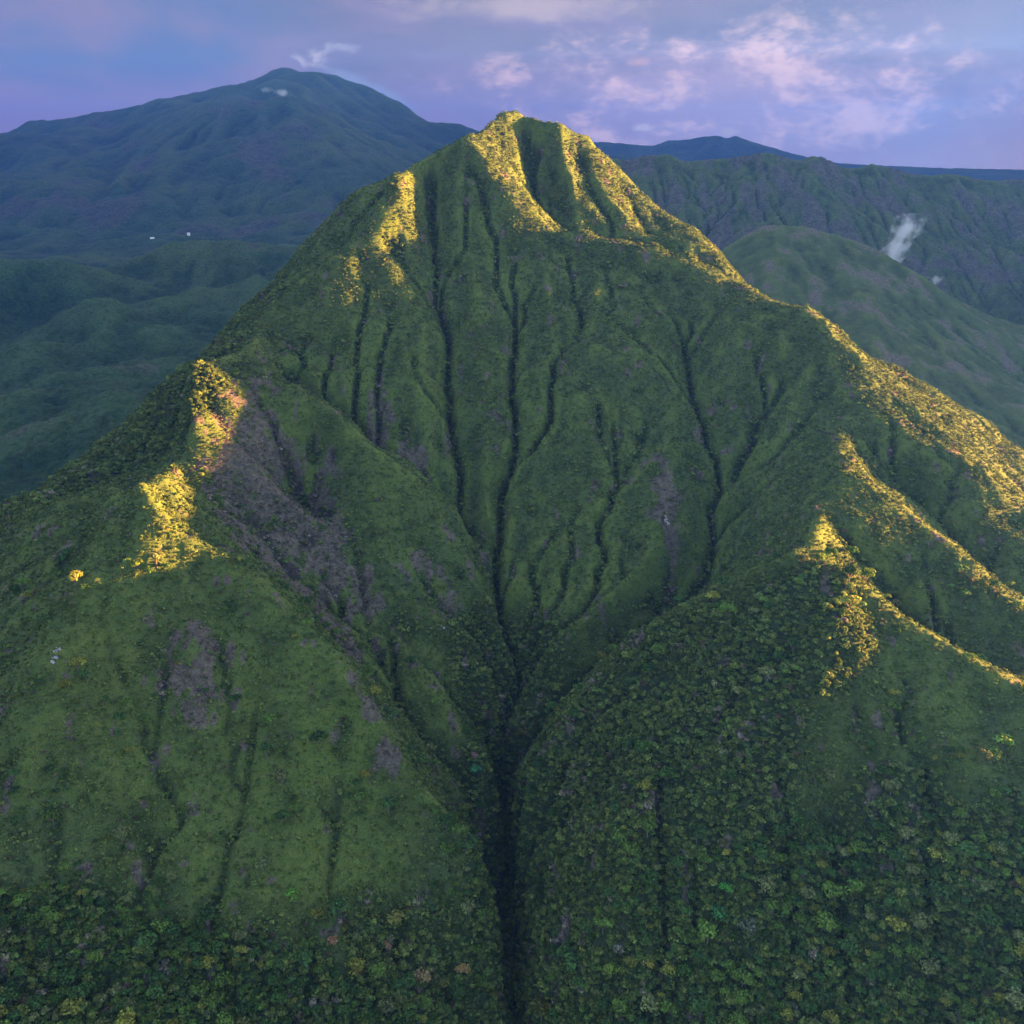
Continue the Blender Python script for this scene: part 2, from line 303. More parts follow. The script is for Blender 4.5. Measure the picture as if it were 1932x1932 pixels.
[(364.3,1130,823.2),(364.5,1112,810.8),(361.4,1088,793.9),(362.2,1065,781.1),(368.1,1040,767.4),(364.4,1010,749.2),(383.3,1000,747.7),(403.7,985,735.4),(425.6,960,723.4),(438.6,942,714.6),(451.2,922,702.9),(464,905,694.6),(484.6,890,685.9),(519.7,860,666.9)],
[(364.3,1130,823.2),(383.6,1150,806.9),(406.2,1165,791),(424.1,1180,779.8),(446.5,1190,775.3),(471.6,1190,764.7),(495.8,1180,748.1),(517.2,1170,735.7),(536.7,1155,720.6),(547.9,1145,708.4),(569.7,1140,703.7),(596.1,1120,686),(643,1090,658.6)],
[(364.4,1010,749.2),(351.4,985,738.3),(327.9,925,726.9),(313.8,868,721.3),(313.8,858,723.5)],
[(313.8,858,723.5),(317.7,852,720.3),(325.1,848,720.5),(333.3,840,715),(341.1,832,712),(352.3,822,704.8),(363.3,808,697.2),(371.5,792,690.7),(382.3,780,684.5),(386.7,765,676.8),(394.4,750,669),(401.2,738,662.1),(406,730,659),(426.1,700,646.1)],
[(313.8,858,723.5),(288.7,830,711.2),(270.7,805,705.9),(268.8,775,708.6),(248.4,745,706.7),(223.9,715,703)],
[(288.7,830,711.2),(257.1,830,683.8),(224.4,830,654.7),(191.9,830,626)],
[(223.9,715,703),(211.4,722,691.7),(197.7,726,681.5),(184.5,730,666.3),(169.5,730,654.6),(154.2,730,645.8),(138.5,727,639.4),(122.1,722,633.1),(93.5,705,616.9),(66.4,688,599.4),(44.3,672,584.5),(26.9,655,565.9),(14.1,640,551.6),(7.8,628,535.7),(9.6,596,511.6),(13.2,566,488.6),(14.8,540,464.6),(15.5,510,447.2)],
[(223.9,715,703),(247,700,699.3),(262.7,692,696.4),(272.2,682,689.6),(285.3,668,683.1),(296,655,675.1),(308,648,672.4),(317.8,636,665.8),(328.7,628,664),(337.7,615,658.5),(361.2,595,645),(386.6,575,631.8)],
[(276.2,775,699.8),(289.6,780,678),(298.8,766,666.4),(310.9,753,654.8),(322.1,736,642.9),(339.4,713,629.8),(357.7,690,617.8),(374.1,650,612.2)],
[(284.4,790,702),(293.4,778,690.8),(308.3,758,670.9),(316.1,744,659.4),(326.6,733,650.7),(346,710,636.2)],
[(360.9,960,728),(377,943,704.7),(393.5,913,683.4),(414.2,873,661.9),(427.2,846,645.3),(447.6,808,618.8),(464.6,760,605.4)],
[(470,650,590),(560,600,540),(660,560,500),(760,520,470),(900,480,440)],
[(262.7,692,696.4),(240.8,643,683.7),(226.6,615,663.6),(208,595,640.7),(196.5,573,620.3),(197.5,543,598.5),(211.5,530,565.7)],
[(204.8,645,656.2),(179.6,599,634),(170.4,568,610.7),(159.6,528,584.5),(147.1,493,554.6),(141.7,480,502.2)],
[(116.3,652,615.7),(96.3,588,601.5),(84.6,543,572.7),(74.8,508,541),(72,495,486.6)],
[(259.8,620,656.6),(267.6,590,630.9),(282.5,562,606.3),(280.1,530,582.9),(265.7,505,565.2)],
[(239.8,598,634.6),(248.4,570,609.3),(247.8,540,588),(245.8,510,573.6),(244.8,485,561.8)],
[(47.2,490,478.1),(112.8,468,492.7),(175.4,455,506.8),(235.8,445,517.7),(293.3,435,528.5)],
[(500,520,640),(520,420,580),(500,320,530)],
[(300,310,480),(100,310,440)],
[(-324.1,755,702.8),(-314.5,700,683.7),(-322.2,650,662.5),(-333,612,639.3),(-337.5,580,615.6),(-344.8,555,589.7)],
[(-252.2,712,678.3),(-258,670,652.1),(-263.8,640,622.8),(-273.2,600,593.3),(-271.8,565,564.4),(-268.7,530,543.7)],
[(-193.5,668,630),(-197.6,640,599.6),(-195.8,608,574),(-197.1,575,552.1),(-200.4,540,535.1),(-208,510,517.1)],
[(-128.3,632,581.2),(-128.4,600,556.4),(-128.2,568,534.5),(-126.1,530,521.2),(-128.9,500,504.3)],
[(-64.6,585,539.6),(-66.8,558,519.6),(-68.3,528,500),(-73.4,500,481.4)],
[(-293.8,470,490.6),(-226.9,472,488.4),(-158.1,470,490.6),(-91.4,475,480.7),(-40.7,485,469.7)],
[(-480,640,610),(-520,500,570),(-520,380,530)],
[(-330,310,470),(-150,310,430)],
[(560,900,650),(640,860,600),(760,820,550),(1000,800,500)],
[(620,1080,660),(760,1060,600),(1000,1040,540)],
[(560,1300,620),(700,1300,560),(1000,1300,520)],
[(1090,350,430),(1090,900,480),(1090,1400,500),(1090,1880,520)],
[(150,1560,880),(200,1650,760),(300,1780,640),(350,1890,590)],
[(-50,1580,900),(-80,1680,780),(-100,1890,600)],
[(-300,1500,740),(-380,1600,650),(-460,1700,590)],
[(300,1480,800),(420,1600,680),(600,1750,580)],
[(380,1330,760),(480,1400,660),(640,1500,570)],
[(0,1600,930),(20,1720,740)]]
BG={'massif':[[(-6457.8,9100,871.6),(-5238.5,9100,1048.8),(-4506.4,9100,1201.8),(-3786.7,9100,1331.5),(-3071.7,9100,1481.1),(-2601.5,9100,1565.7),(-2212.7,9100,1645.6),(-2021.7,9100,1737.5),(-1931.1,9100,1729.1),(-1810.4,9100,1695.8),(-1695.2,9100,1708.3),(-1569.7,9100,1670.7),(-1514.5,9100,1674.9),(-1412,9100,1628.9),(-1298.7,9100,1603.6),(-1186,9100,1561.5),(-1073.7,9100,1502.3),(-960.9,9100,1442.8),(-848.3,9100,1357.3),(-734.4,9100,1292.8),(-643,9100,1232.2),(-471.2,9100,1201.8),(-28.1,9100,1127.7),(629.2,9100,1040),(1335.5,9100,1004.7)],
[(-1935.4,9120,1730.7),(-1588.9,8588,1514),(-1268.9,8132,1296.3),(-898.9,7752,1153.4),(-630.7,7372,1057.3)],
[(-1573.1,9120,1672.2),(-1160.9,8588,1393.7),(-824,8208,1201.6),(-502.9,7752,1079)],
[(-3078.5,9120,1482.1),(-2619,8512,1410.2),(-2126.6,7828,1413.8)],
[(-6840,6840,700),(-3800,6308,680),(-1520,6232,660),(760,6840,640),(2280,7980,620),(3800,9120,600)],
[(-9120,10488,900),(-3040,10792,900),(0,10640,750),(3420,10792,560)],
[(-9500,5700,640),(0,5624,630),(4560,5624,570)]],
'cone':[[(-3284.2,7300,897),(-2884.4,7300,1039.2),(-2492.4,7300,1161.9),(-2181.5,7300,1265.9),(-1985.9,7300,1358.6),(-1872.8,7300,1379.1),(-1787.4,7300,1382.5),(-1694.6,7300,1385.9),(-1629.7,7300,1409.8),(-1543.3,7300,1426.7),(-1417.8,7300,1375.7),(-1284.2,7300,1324.4),(-1148.6,7300,1231.4),(-996.7,7300,1137.5),(-850.3,7300,1056.8),(-702.3,7300,986.1)],
[(-1544,7303,1426.9),(-1314.4,6837,1200.5),(-1104.2,6371,1034.2),(-877.4,5905,916.7),(-708.7,5516,840.6)],
[(-1788.1,7303,1382.7),(-1613.2,6759,1166),(-1499.5,6216,973),(-1426.7,5749,862.3)],
[(-1986.7,7303,1358.8),(-1944,6682,1100.2),(-1876.3,6060,914.5),(-1824.9,5672,836.1)],
[(-2493.4,7303,1162),(-2418.8,6526,971.7),(-2266.4,5827,860.4)],
[(-5050,4895,590),(-2331,4817,590),(0,4817,590),(1165,5128,590)],
[(-6604,5594,620),(-6604,8547,640)],
[(-6216,8702,700),(-1942,8702,700),(1165,8702,600)],
[(699,5827,615),(1087,7303,615)]],
'ridge':[[(142.2,3700,947.8),(256.7,3700,980.3),(372.9,3700,1000.1),(422.9,3700,992.9),(490.8,3700,1012.7),(518,3700,1005.5),(559.4,3700,1016.3),(609.3,3700,980.3),(683.2,3700,992.9),(751.8,3700,996.5),(885.9,3700,1016.3),(955,3700,1012.7),(1059.2,3700,983.9),(1112.4,3700,1005.5),(1186,3700,964.1),(1253.6,3700,960.5),(1299.1,3700,980.3),(1389.7,3700,962.3),(1489.1,3700,938.7),(1603.1,3700,947.8),(1723,3700,920.5),(1860.1,3700,929.6),(2094.9,3700,893.1)],
[(559.4,3700,1016.3),(564.8,3570,932.1),(585.3,3440,849.1),(603.4,3310,771.2)],
[(885.9,3700,1016.3),(880.7,3570,932.1),(782.6,3440,866.3),(672.3,3310,788)],
[(885.9,3700,1016.3),(986.7,3544,915.1),(1066.8,3414,833.1),(1110,3310,788)],
[(1112.4,3700,1005.5),(1124.2,3570,914.5),(1192.5,3466,830.6),(1264.5,3336,752.3)],
[(1299.1,3700,980.3),(1342.6,3544,880),(1397.7,3414,781.4),(1462,3284,705.4)],
[(1603.1,3700,947.8),(1629.5,3544,826.8),(1686.1,3388,713.6)],
[(609.7,3622,948.9),(684.6,3492,864.3),(642.3,3336,786.4)],
[(1010.2,3648,966.4),(964.6,3518,880.8),(865.8,3388,800.2),(716.1,3258,758.1)],
[(1195.1,3622,931.1),(1236,3492,846.9),(1191.5,3336,769.4)],
[(200,3000,520),(800,2950,540),(1600,2900,520),(2600,2900,500)],
[(100,5400,600),(1200,5400,600),(3500,5400,600)],
[(0,3300,580),(0,4500,600)]],
'hill':[[(386.9,2150,751),(462.4,2200,806.1),(515.1,2240,831.4),(571.2,2270,858.1),(631.5,2270,855.8),(672.2,2260,851.8),(717.6,2240,839.4),(765,2210,825.7),(798.7,2180,810.1),(830.9,2150,790.4),(859.3,2110,772.3),(887.3,2070,748.2),(913.4,2030,721.7),(930.2,2000,706.5),(943.4,1950,680),(957.7,1900,651.7),(985.2,1830,608.3),(1022.2,1750,555.4)],
[(672.2,2260,851.8),(698.9,2050,773.4),(680.6,1850,716.5),(653.8,1700,664.8)],
[(859.3,2110,772.3),(815.4,1930,704.3),(803.6,1760,652.9),(803.5,1640,621.1)],
[(571.2,2270,858.1),(533.6,2050,773.4),(548,1880,711.9)],
[(664.4,2080,770),(640.3,1880,711.9),(624.5,1760,682.2)],
[(770.2,2060,761.4),(737.8,1860,694.8),(718.2,1690,647.8)],
[(150,1700,560),(400,1560,600),(700,1450,580),(1200,1300,520)],
[(150,2500,560),(150,2000,560)],
[(150,2700,560),(800,2800,520),(1600,2700,480),(2200,2500,470)],
[(1400,1200,480),(2200,1200,450)]],
'lowland':[[(-1255.2,3150,651.7),(-1190,3150,683.1),(-1105.6,3120,708.8),(-1035.5,3100,739.6),(-939.1,3080,750.8),(-859.6,3060,738.2),(-807.8,3050,723.3),(-794.7,3080,734.9),(-740.3,3100,734.8),(-687.7,3120,721.8),(-583.9,3150,684.7)],
[(-939.1,3080,750.8),(-918.3,2950,704.7),(-939.3,2820,643.5),(-977.8,2700,615.4)],
[(-859.6,3060,738.2),(-804.7,2900,679.4),(-808.8,2780,618.9)],
[(-1051.2,2250,655.2),(-1016.8,2250,671),(-965.3,2230,697.9),(-905.3,2220,701.6),(-868.7,2230,678.8),(-839.8,2230,640.2),(-769.5,2200,614.9)],
[(-905.3,2220,701.6),(-869.8,2100,655.4),(-860.7,1980,620.6)],
[(-1429.2,2600,739.8),(-1351.5,2700,743.8),(-1274.8,2750,731.9),(-1187.8,2780,707.2),(-1110.2,2800,675.7)],
[(-807.1,1650,637.5),(-732.9,1720,641.6),(-648.3,1750,635.3),(-579.1,1780,639.1)],
[(-692.6,2650,707),(-644.5,2560,683.2),(-700.8,2450,651)],
[(-793.7,2500,670.7),(-700.3,2350,639.9)],
[(-1018.3,1950,637.2),(-966.6,1980,642.5),(-912.8,2000,622.3),(-863.4,1950,593.6)],
[(-598.8,1120,566.2),(-580.5,1230,599.9),(-548.4,1340,612.4)],
[(-3400,3600,600),(-1800,3700,600),(-600,3800,600),(800,3800,600)],
[(-6000,6300,560),(-2500,6300,560),(0,6300,560),(2500,6300,560)],
[(-7000,9000,520),(0,9000,520),(4000,9000,520)],
[(-5500,5150,640),(-2400,5150,640),(0,5100,640),(1100,5300,640),(2500,5300,560)],
[(-2500,900,560),(-1300,900,550),(-1200,1700,560),(-1250,2500,570)],
[(-2500,1500,560),(-4000,3000,580)],
[(-3000,500,550),(3000,300,400)],
[(600,2000,500),(1500,3000,480),(3000,5000,480)],
[(3000,1500,440),(3000,3000,450)]],
'far':[[(219,12500,1097.2),(604.5,12500,1157.5),(1079.2,12500,1193.5),(1375.7,12500,1169.5),(1698.6,12500,1139.4),(1900.5,12500,1211.5),(2061,12500,1211.5),(2289.7,12500,1247.4),(2474.4,12500,1265.3),(2585.6,12500,1235.4),(2698.7,12500,1265.3),(2890.7,12500,1193.5),(3219.9,12500,1109.3),(3572.6,12500,1000.4),(3842.2,12500,957.9),(4233.4,12500,933.6),(5080.3,12500,897),(6264.1,12500,872.6)],
[(2474.4,12500,1265.3),(2328.1,12100,1152.4),(2136.4,11700,1062.8)],
[(2890.7,12500,1193.5),(2955.8,12100,1094.1),(2984,11700,1034.4)],
[(-500,11200,760),(6900,11200,760)],
[(-500,14000,760),(6900,14000,760)]],
'east':[[(1450,1850,800),(1700,2050,950),(1950,2400,1060),(2400,3100,1150),(3100,4300,1300),(3900,5600,1420),(4700,7000,1650),(5600,8600,1900),(6600,10500,2060),(7500,12200,2080),(8300,13600,2000),(8700,14600,1900)],  # crest of the added ridge that shades the background
[(1350,1950,720),(1700,2700,760),(2500,4200,800),(3600,6400,820),(5000,9300,850),(6300,12000,880),(7400,14600,900)],
[(1700,1700,650),(2600,2300,680),(4000,4300,700),(5600,6600,720),(7000,8800,740),(7600,10000,750)],
[(1300,14700,760),(7700,14700,760)],
[(1250,1500,560),(9250,1500,560)],
[(9250,1500,600),(9250,14700,760)],
[(2400,4350,760),(3650,6600,800),(5250,9500,830),(6900,12450,850),(7900,14300,870)]]}
FOREST=[[[92.7, 610], 120, 110, 0, 1.0],
[[-4.6, 610], 20, 110, 0, 1.0],
[[-11.5, 690], 25, 60, 0, 1.0],
[[-2.9, 780], 50, 60, 0, 0.9],
[[112.9, 480], 220, 70, 0, 1.0],
[[-176.1, 466], 100, 30, 0, 1.0],
[[-69.9, 470], 60, 24, 0, 0.9],
[[-500, 1090], 150, 200, 0, 1.0],
[[-355.3, 985], 45, 60, 0, 0.9],
[[-560, 1250], 230, 260, 0, 0.9],
[[192.5, 640], 60, 60, 0, 0.8]]
GRASS=[[[-275.6, 680], 120, 80, 0, 0.55],
[[-201.0, 600], 120, 70, 0, 0.6],
[[-333.8, 640], 100, 80, 0, 0.5],
[[-134.1, 590], 60, 60, 0, 0.8],
[[268.7, 570], 60, 50, 0, 0.7],
[[269.2, 640], 60, 50, 0, 0.5],
[[-204.4, 985], 60, 30, 0, 0.7],
[[-112.4, 900], 30, 60, 0, 0.5]]
SCRUB=[[[158.2, 935], 16, 42, 0, 0.95],
[[-112.5, 1000], 25, 22, 0, 0.9],
[[-58.3, 820], 14, 14, 0, 0.8],
[[-258.6, 920], 45, 70, 20, 0.95],
[[-204.8, 880], 40, 55, 30, 0.95],
[[-162.3, 830], 25, 60, 40, 0.85],
[[-237.8, 650], 24, 32, 0, 1],
[[-253.7, 960], 30, 60, 20, 0.9],
[[-251.3, 840], 24, 50, 30, 0.9],
[[-227.9, 925], 25, 60, 20, 0.9],
[[-228.2, 830], 30, 35, 30, 1],
[[-192.4, 790], 25, 60, 40, 0.8],
[[-148.4, 740], 14, 50, 40, 0.9],
[[-107.9, 640], 10, 45, 30, 0.8],
[[-143.7, 1030], 16, 60, 20, 0.7],
[[-187.2, 900], 20, 40, 10, 0.7],
[[158.7, 915], 12, 45, 5, 0.9],
[[-84.9, 840], 20, 14, 0, 0.8],
[[-195.4, 925], 20, 40, 10, 0.8],
[[-72.3, 1060], 4, 60, 0, 0.6]]
TREES=[[[128.7, 470], 200, 38, 0, 1.0],
[[-175.3, 464], 100, 30, 0, 1.0],
[[-69.6, 468], 60, 24, 0, 1.0],
[[-8.3, 585], 26, 120, 0, 1.0],
[[-12.5, 690], 20, 60, 0, 0.9],
[[-288.1, 466], 110, 42, 0, 1.0],
[[262.7, 470], 150, 50, 0, 1.0],
[[45.9, 480], 50, 35, 0, 0.9]]
SPECIAL=[[-81.3, 533.0, 7.2, [0.13, 0.13, 0.035], "round yellowish olive tree standing out alone in the dark lower left forest"],
[-87.1, 518.0, 4.2, [0.17, 0.11, 0.05], "small tan brown tree just below the round olive tree"],
[-61.0, 503.0, 7.5, [0.15, 0.12, 0.055], "large tan crowned tree at the very bottom left of the gorge"],
[-82.3, 503.0, 4.6, [0.1, 0.11, 0.035], "olive tree between two tan trees in the lower left forest"],
[-33.2, 512.0, 5.6, [0.19, 0.13, 0.05], "orange tan tree nearest the gorge at the bottom"],
[-5.8, 581.0, 5.0, [0.12, 0.085, 0.05], "brown tree inside the dark gorge near its bottom"],
[-119.8, 506.0, 4.5, [0.18, 0.1, 0.055], "reddish orange tree at the edge of the lower left forest"],
[-30.3, 677.0, 4.5, [0.15, 0.1, 0.09], "pinkish brown tree in the upper gorge"],
[-29.6, 668.0, 6.2, [0.03, 0.12, 0.05], "bright teal green tree in the gorge below the pinkish one"],
[-149.1, 527.0, 6.4, [0.075, 0.15, 0.022], "bright green tall tree among dark lower left trees"],
[-171.6, 539.0, 6.6, [0.075, 0.1, 0.04], "pale olive tree topmost of the lower left forest"],
[-46.5, 509.0, 5.2, [0.1, 0.11, 0.03], "olive tree between the large tan and orange tan trees"],
[139.4, 503.0, 5.4, [0.06, 0.19, 0.03], "vivid bright green small tree on the right near slope"],
[88.7, 485.0, 4.8, [0.17, 0.15, 0.03], "yellow tree at the bottom of the right near slope"],
[65.2, 491.0, 6.4, [0.11, 0.16, 0.025], "yellow green tree at the bottom right of the gorge"],
[133.8, 494.0, 7.2, [0.03, 0.1, 0.03], "full mid green tree under the vivid bright green one"],
[71.2, 497.0, 6.0, [0.12, 0.12, 0.085], "grey tan tree on the lower right slope"],
[151.6, 485.0, 8.2, [0.065, 0.08, 0.05], "broad grey green tree in the lower right forest"]]
MISTS=[[1147.3, 2950, 762.8, 70, 50, 90, 0.025, "white plume of mist rising behind the rounded hill at the right edge", 0.25, 1.3],
[1119.2, 2600, 698.9, 30, 22, 14, 0.02, "small white puff of mist behind the right slope of the rounded hill", 0.0, 4.1],
[-1470.9, 6750, 1400.9, 120, 60, 26, 0.006, "thin white cloud wisp over the top of the blue front mountain", 0.0, 7.7],
[-1613.6, 6900, 1429.0, 90, 50, 22, 0.004, "faint cloud wisp left of the wisp on the blue front mountain", 0.0, 9.9]]
HOUSES=[[-1675.4, 4650, 16, 12, 7, "tiny white house on the plain, the left one of two"],
[-1610.9, 4980, 12, 10, 8, "tiny white house on the plain, the right one of two"]]
ROCKS=[[154.0, 905.0, 12, 4, 9, "pale rock streak in the brown patch right of the bowl centre", 3],
[-337.9, 632.0, 14, 5, 10, "pale grey rocks on the grassy slope near the left edge", 5],
[-61.9, 788.0, 7, 5, 3, "small pale rocks beside the upper gorge left of the valley floor", 8]]

# ------------------------------------------------------------ materials
def veg_mat(name,spec,far=False):
    """spec: colours; the point colour 'mask' = (scrub, grass, forest)"""
    m=bpy.data.materials.new(name); m.use_nodes=True; t=m.node_tree; t.nodes.clear(); q=NG(t)
    out=q.n('ShaderNodeOutputMaterial'); b=q.n('ShaderNodeBsdfPrincipled'); t.links.new(b.outputs[0],out.inputs[0])
    b.inputs['Roughness'].default_value=.95; b.inputs['Specular IOR Level'].default_value=.1
    geo=q.n('ShaderNodeNewGeometry').outputs['Position']
    at=q.n('ShaderNodeAttribute',attribute_name='mask'); sp=q.n('ShaderNodeSeparateColor'); t.links.new(at.outputs['Color'],sp.inputs[0])
    s=spec['size']
    n1=q.noise(geo,1/(26*s),5,.6); n2=q.noise(geo,1/(5*s),4,.65); n3=q.noise(geo,1/(90*s),4,.55)
    col=q.mix(q.mr(n1,.32,.68),spec['lush_a'],spec['lush_b'])
    col=q.mix(q.mr(n3,.35,.7),col,spec['lush_c'])
    gcol=q.mix(q.mr(n2,.35,.65),spec['grass_a'],spec['grass_b'])
    col=q.mix(q.m('MULTIPLY',sp.outputs[1],q.mr(n1,.25,.6,.4,1.)),col,gcol)
    fcol=q.mix(q.mr(n2,.3,.7),spec['forest_a'],spec['forest_b'])
    col=q.mix(sp.outputs[2],col,fcol)
    scol=q.mix(q.mr(n2,.35,.65),spec['scrub_a'],spec['scrub_b'])
    sm=q.mr(q.m('ADD',sp.outputs[0],q.m('MULTIPLY',q.m('SUBTRACT',n1,.5),.7)),.35,.62)
    col=q.mix(q.m('MULTIPLY',sm,.9),col,scol)
    n4=q.noise(geo,1/(1.3*s),3,.7)
    hs=q.n('ShaderNodeHueSaturation'); t.links.new(col,hs.inputs['Color']); t.links.new(q.mr(n4,.25,.75,.5,1.5,False),hs.inputs['Value'])
    t.links.new(hs.outputs[0],b.inputs['Base Color'])
    bp=q.n('ShaderNodeBump'); bp.inputs['Strength'].default_value=.8; bp.inputs['Distance'].default_value=1.6*s
    t.links.new(q.m('ADD',n4,q.m('MULTIPLY',n2,1.5)),bp.inputs['Height']); t.links.new(bp.outputs[0],b.inputs['Normal'])
    return m
near_spec=dict(size=1.,lush_a=(.040,.060,.020),lush_b=(.076,.098,.029),lush_c=(.056,.080,.029),grass_a=(.068,.112,.020),grass_b=(.104,.132,.030),
  forest_a=(.017,.030,.013),forest_b=(.038,.055,.021),scrub_a=(.07,.056,.05),scrub_b=(.12,.098,.082))
far_spec=dict(near_spec,size=5.,scrub_a=(.05,.045,.045),scrub_b=(.085,.075,.072))
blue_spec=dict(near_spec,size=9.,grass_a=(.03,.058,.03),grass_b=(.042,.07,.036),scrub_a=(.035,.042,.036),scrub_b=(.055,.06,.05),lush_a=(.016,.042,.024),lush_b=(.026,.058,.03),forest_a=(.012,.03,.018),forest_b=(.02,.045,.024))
MV=veg_mat('vegetation',near_spec); MF=veg_mat('far_vegetation',far_spec); MB=veg_mat('mountain_forest',blue_spec)

# ------------------------------------------------------------ main mountain
X0,X1,Y0,Y1=-1100,1100,300,1900
CELL=4.
f=solve(MAIN_LINES,X0,X1,Y0,Y1,CELL)
gy_,gx_=np.mgrid[Y0:Y1+1:CELL,X0:X1+1:CELL].astype(float)
f.Z=blur(f.Z,2)
soft=blur(f.M.astype(float),6); soft=soft/soft.max()
f.Z+= (fbm(gx_,gy_,130,4,3)*19+fbm(gx_,gy_,34,3,8)*6.)*(1-.85*np.clip(soft*1.6,0,1))
calm=np.clip((gy_-640)/120,0,1)*1.; calm=np.where(gx_>0,np.clip((gy_-430)/330,0,1),calm)   # the nearest slopes are smoother
f.Z,AC=erode(f.Z,CELL,16,.02,np.where(gx_<-20,7,13)+np.where(gx_<-20,26,20)*calm,diff=1,A0=1300.)
# open the gullies into folds: in hollows the floor spreads sideways
def low_of(Z):
    P=np.pad(Z,1,mode='edge'); return np.minimum.reduce([P[1:-1,1:-1],P[:-2,1:-1],P[2:,1:-1],P[1:-1,:-2],P[1:-1,2:]])
for _ in range(3):
    w_=np.clip((blur(f.Z,14)-f.Z-1.1)/3.,0,1)*np.where(gx_<-20,np.clip((gy_-700)/100,.05,1),np.clip((gy_-520)/160,.25,1)); f.Z=f.Z*(1-w_)+blur(low_of(f.Z),1)*w_
f.Z=blur(f.Z,1)*.5+f.Z*.5
print('terrain',time.time()-T0)
def ell(x,y,c,rx,ry,rot=0,n=0):
    dx=x-c[0]; dy=y-c[1]; ca,sa=math.cos(R(rot)),math.sin(R(rot)); a=(dx*ca+dy*sa)/rx; b=(-dx*sa+dy*ca)/ry
    return np.clip(1.4-np.sqrt(a*a+b*b),0,1)
def grad(f):
    gy,gx=np.gradient(f.Z,f.c); return gx,gy
GX,GY=grad(f)
curv=blur(f.Z,24)-f.Z     # positive in hollows
fine=blur(f.Z,6)-f.Z
def masks(x,y):
    z=sample(f,x,y); cv=lin(f,x,y,curv); gx=lin(f,x,y,GX); gy=lin(f,x,y,GY)
    n=fbm(x,y,60,4,21); n2=fbm(x,y,18,3,5); n5=fbm(x*1.0,y*.35,9,3,15)
    fv=lin(f,x,y,fine); cl=np.clip((lin(f,x,y,calm)),.1,1); forest=np.clip((cv-1.5)/6+(fv*cl-.4)/4.+n2*.9+np.clip(fbm(x,y,45,3,33)*1.6-.2,0,.5),0,1)*.85
    for c,rx,ry,rot,w in FOREST+TREES: forest=np.maximum(forest,w*np.clip(ell(x,y,c,rx,ry,rot)*2.2+n*.9,0,1))
    grass=np.clip(.2+n*.9-fv*.7+n2*.5,0,1)*.8
    for c,rx,ry,rot,w in GRASS: grass=np.maximum(grass,w*np.clip(ell(x,y,c,rx,ry,rot)*2+n*.8,0,1))
    grass=grass*(1-forest*.8)
    scrub=np.clip(n2*1.0-.38+.25*n+n5*.3,0,.6)
    for c,rx,ry,rot,w in SCRUB: scrub=np.maximum(scrub,w*np.clip(ell(x,y,c,rx,ry,rot)*1.5+n2*1.5+n*.6+n5*1.0-.35,0,1))
    return z,scrub,grass,forest,cv
def axis(segs):
    a=[]
    for s,e,d in segs: a.append(np.arange(s,e,d))
    a.append([segs[-1][1]]); return np.concatenate(a)
xs=axis([(-1100,-520,8),(-520,-400,3),(-400,440,1.6),(440,640,2.2),(640,1100,8)]); ys=axis([(300,430,5),(430,1000,1.6),(1000,1520,1.8),(1520,1900,8)])
XX,YY=np.meshgrid(xs,ys)
z,scrub,grass,forest,cv=masks(XX,YY)
def rough(x,y,forest,grass):
    """height of the low growth over the bare slope"""
    b1,_=bumps(x,y,4.2,1); b2,_=bumps(x,y,9.,5); b3,_=bumps(x,y,16.,8)
    return b1*(.9+1.2*forest-.3*grass)*1.5+b2*(1.2+forest*2.2)+b3*(1-forest)*1.6+fbm(x,y,7,2,31)*1.3
zz=z+rough(XX,YY,forest,grass)
np_main=mesh_np('green_mountain',np.stack([XX,YY,zz],-1).reshape(-1,3),grid_faces(len(ys),len(xs)),MV,True,
   {'mask':('FLOAT_COLOR',np.stack([scrub,grass,forest,np.ones_like(z)],-1).reshape(-1,4))})
struct('green_mountain',np_main,'steep green mountain with a hollowed bowl, sharp ridges and sunlit peak','mountain')
print('main mesh',time.time()-T0, zz.size)

# ------------------------------------------------------------ background relief
def polar_patch(name,F,az0,az1,r0,r1,na,nr,label,cat,mat,bump=(20,5.),mk=(.0,.2,.5),noise=(300,20),hill=0.):
    az=np.radians(np.linspace(az0,az1,na)); r=np.exp(np.linspace(math.log(r0),math.log(r1),nr)); A_,R_=np.meshgrid(az,r)
    x=R_*np.sin(A_); y=R_*np.cos(A_)
    ok=(x>F.x0)&(x<F.x0+F.c*(F.Z.shape[1]-1))&(y>F.y0)&(y<F.y0+F.c*(F.Z.shape[0]-1))
    z=sample(F,x,y); b,_=bumps(x,y,bump[0],9); b_,_=bumps(x,y,bump[0]*2.3,19)
    z=z+b*bump[1]+b_*bump[1]*.8
    n=fbm(x,y,bump[0]*12,4,44)+fbm(x*1.,y*.3,bump[0]*5,4,45)*.9; h=np.ones_like(z)
    cb=lin(F,x,y,blur(F.Z,10)-F.Z)/(F.c*.45); hb=lin(F,x,y,F.Z-blur(F.Z,150))/(F.c*2.2); cb=np.clip(cb,-1.5,1.5)-np.clip(hb,-.3,1.)*hill      # hollows darker, ribs lighter: relief shading painted into the plant cover
    mask=np.stack([np.clip(mk[0]+n*.5-cb*.1,0,1),np.clip(mk[1]+n*.6-cb*.45,0,1),np.clip(mk[2]-n*.7+cb*.7,0,1),h],-1)
    Fc=grid_faces(nr,na); keep=ok.ravel()[Fc].all(1)
    me=mesh_np(name,np.stack([x,y,z],-1).reshape(-1,3),Fc[keep],mat,True,{'mask':('FLOAT_COLOR',mask.reshape(-1,4))})
    return struct(name,me,label,cat)
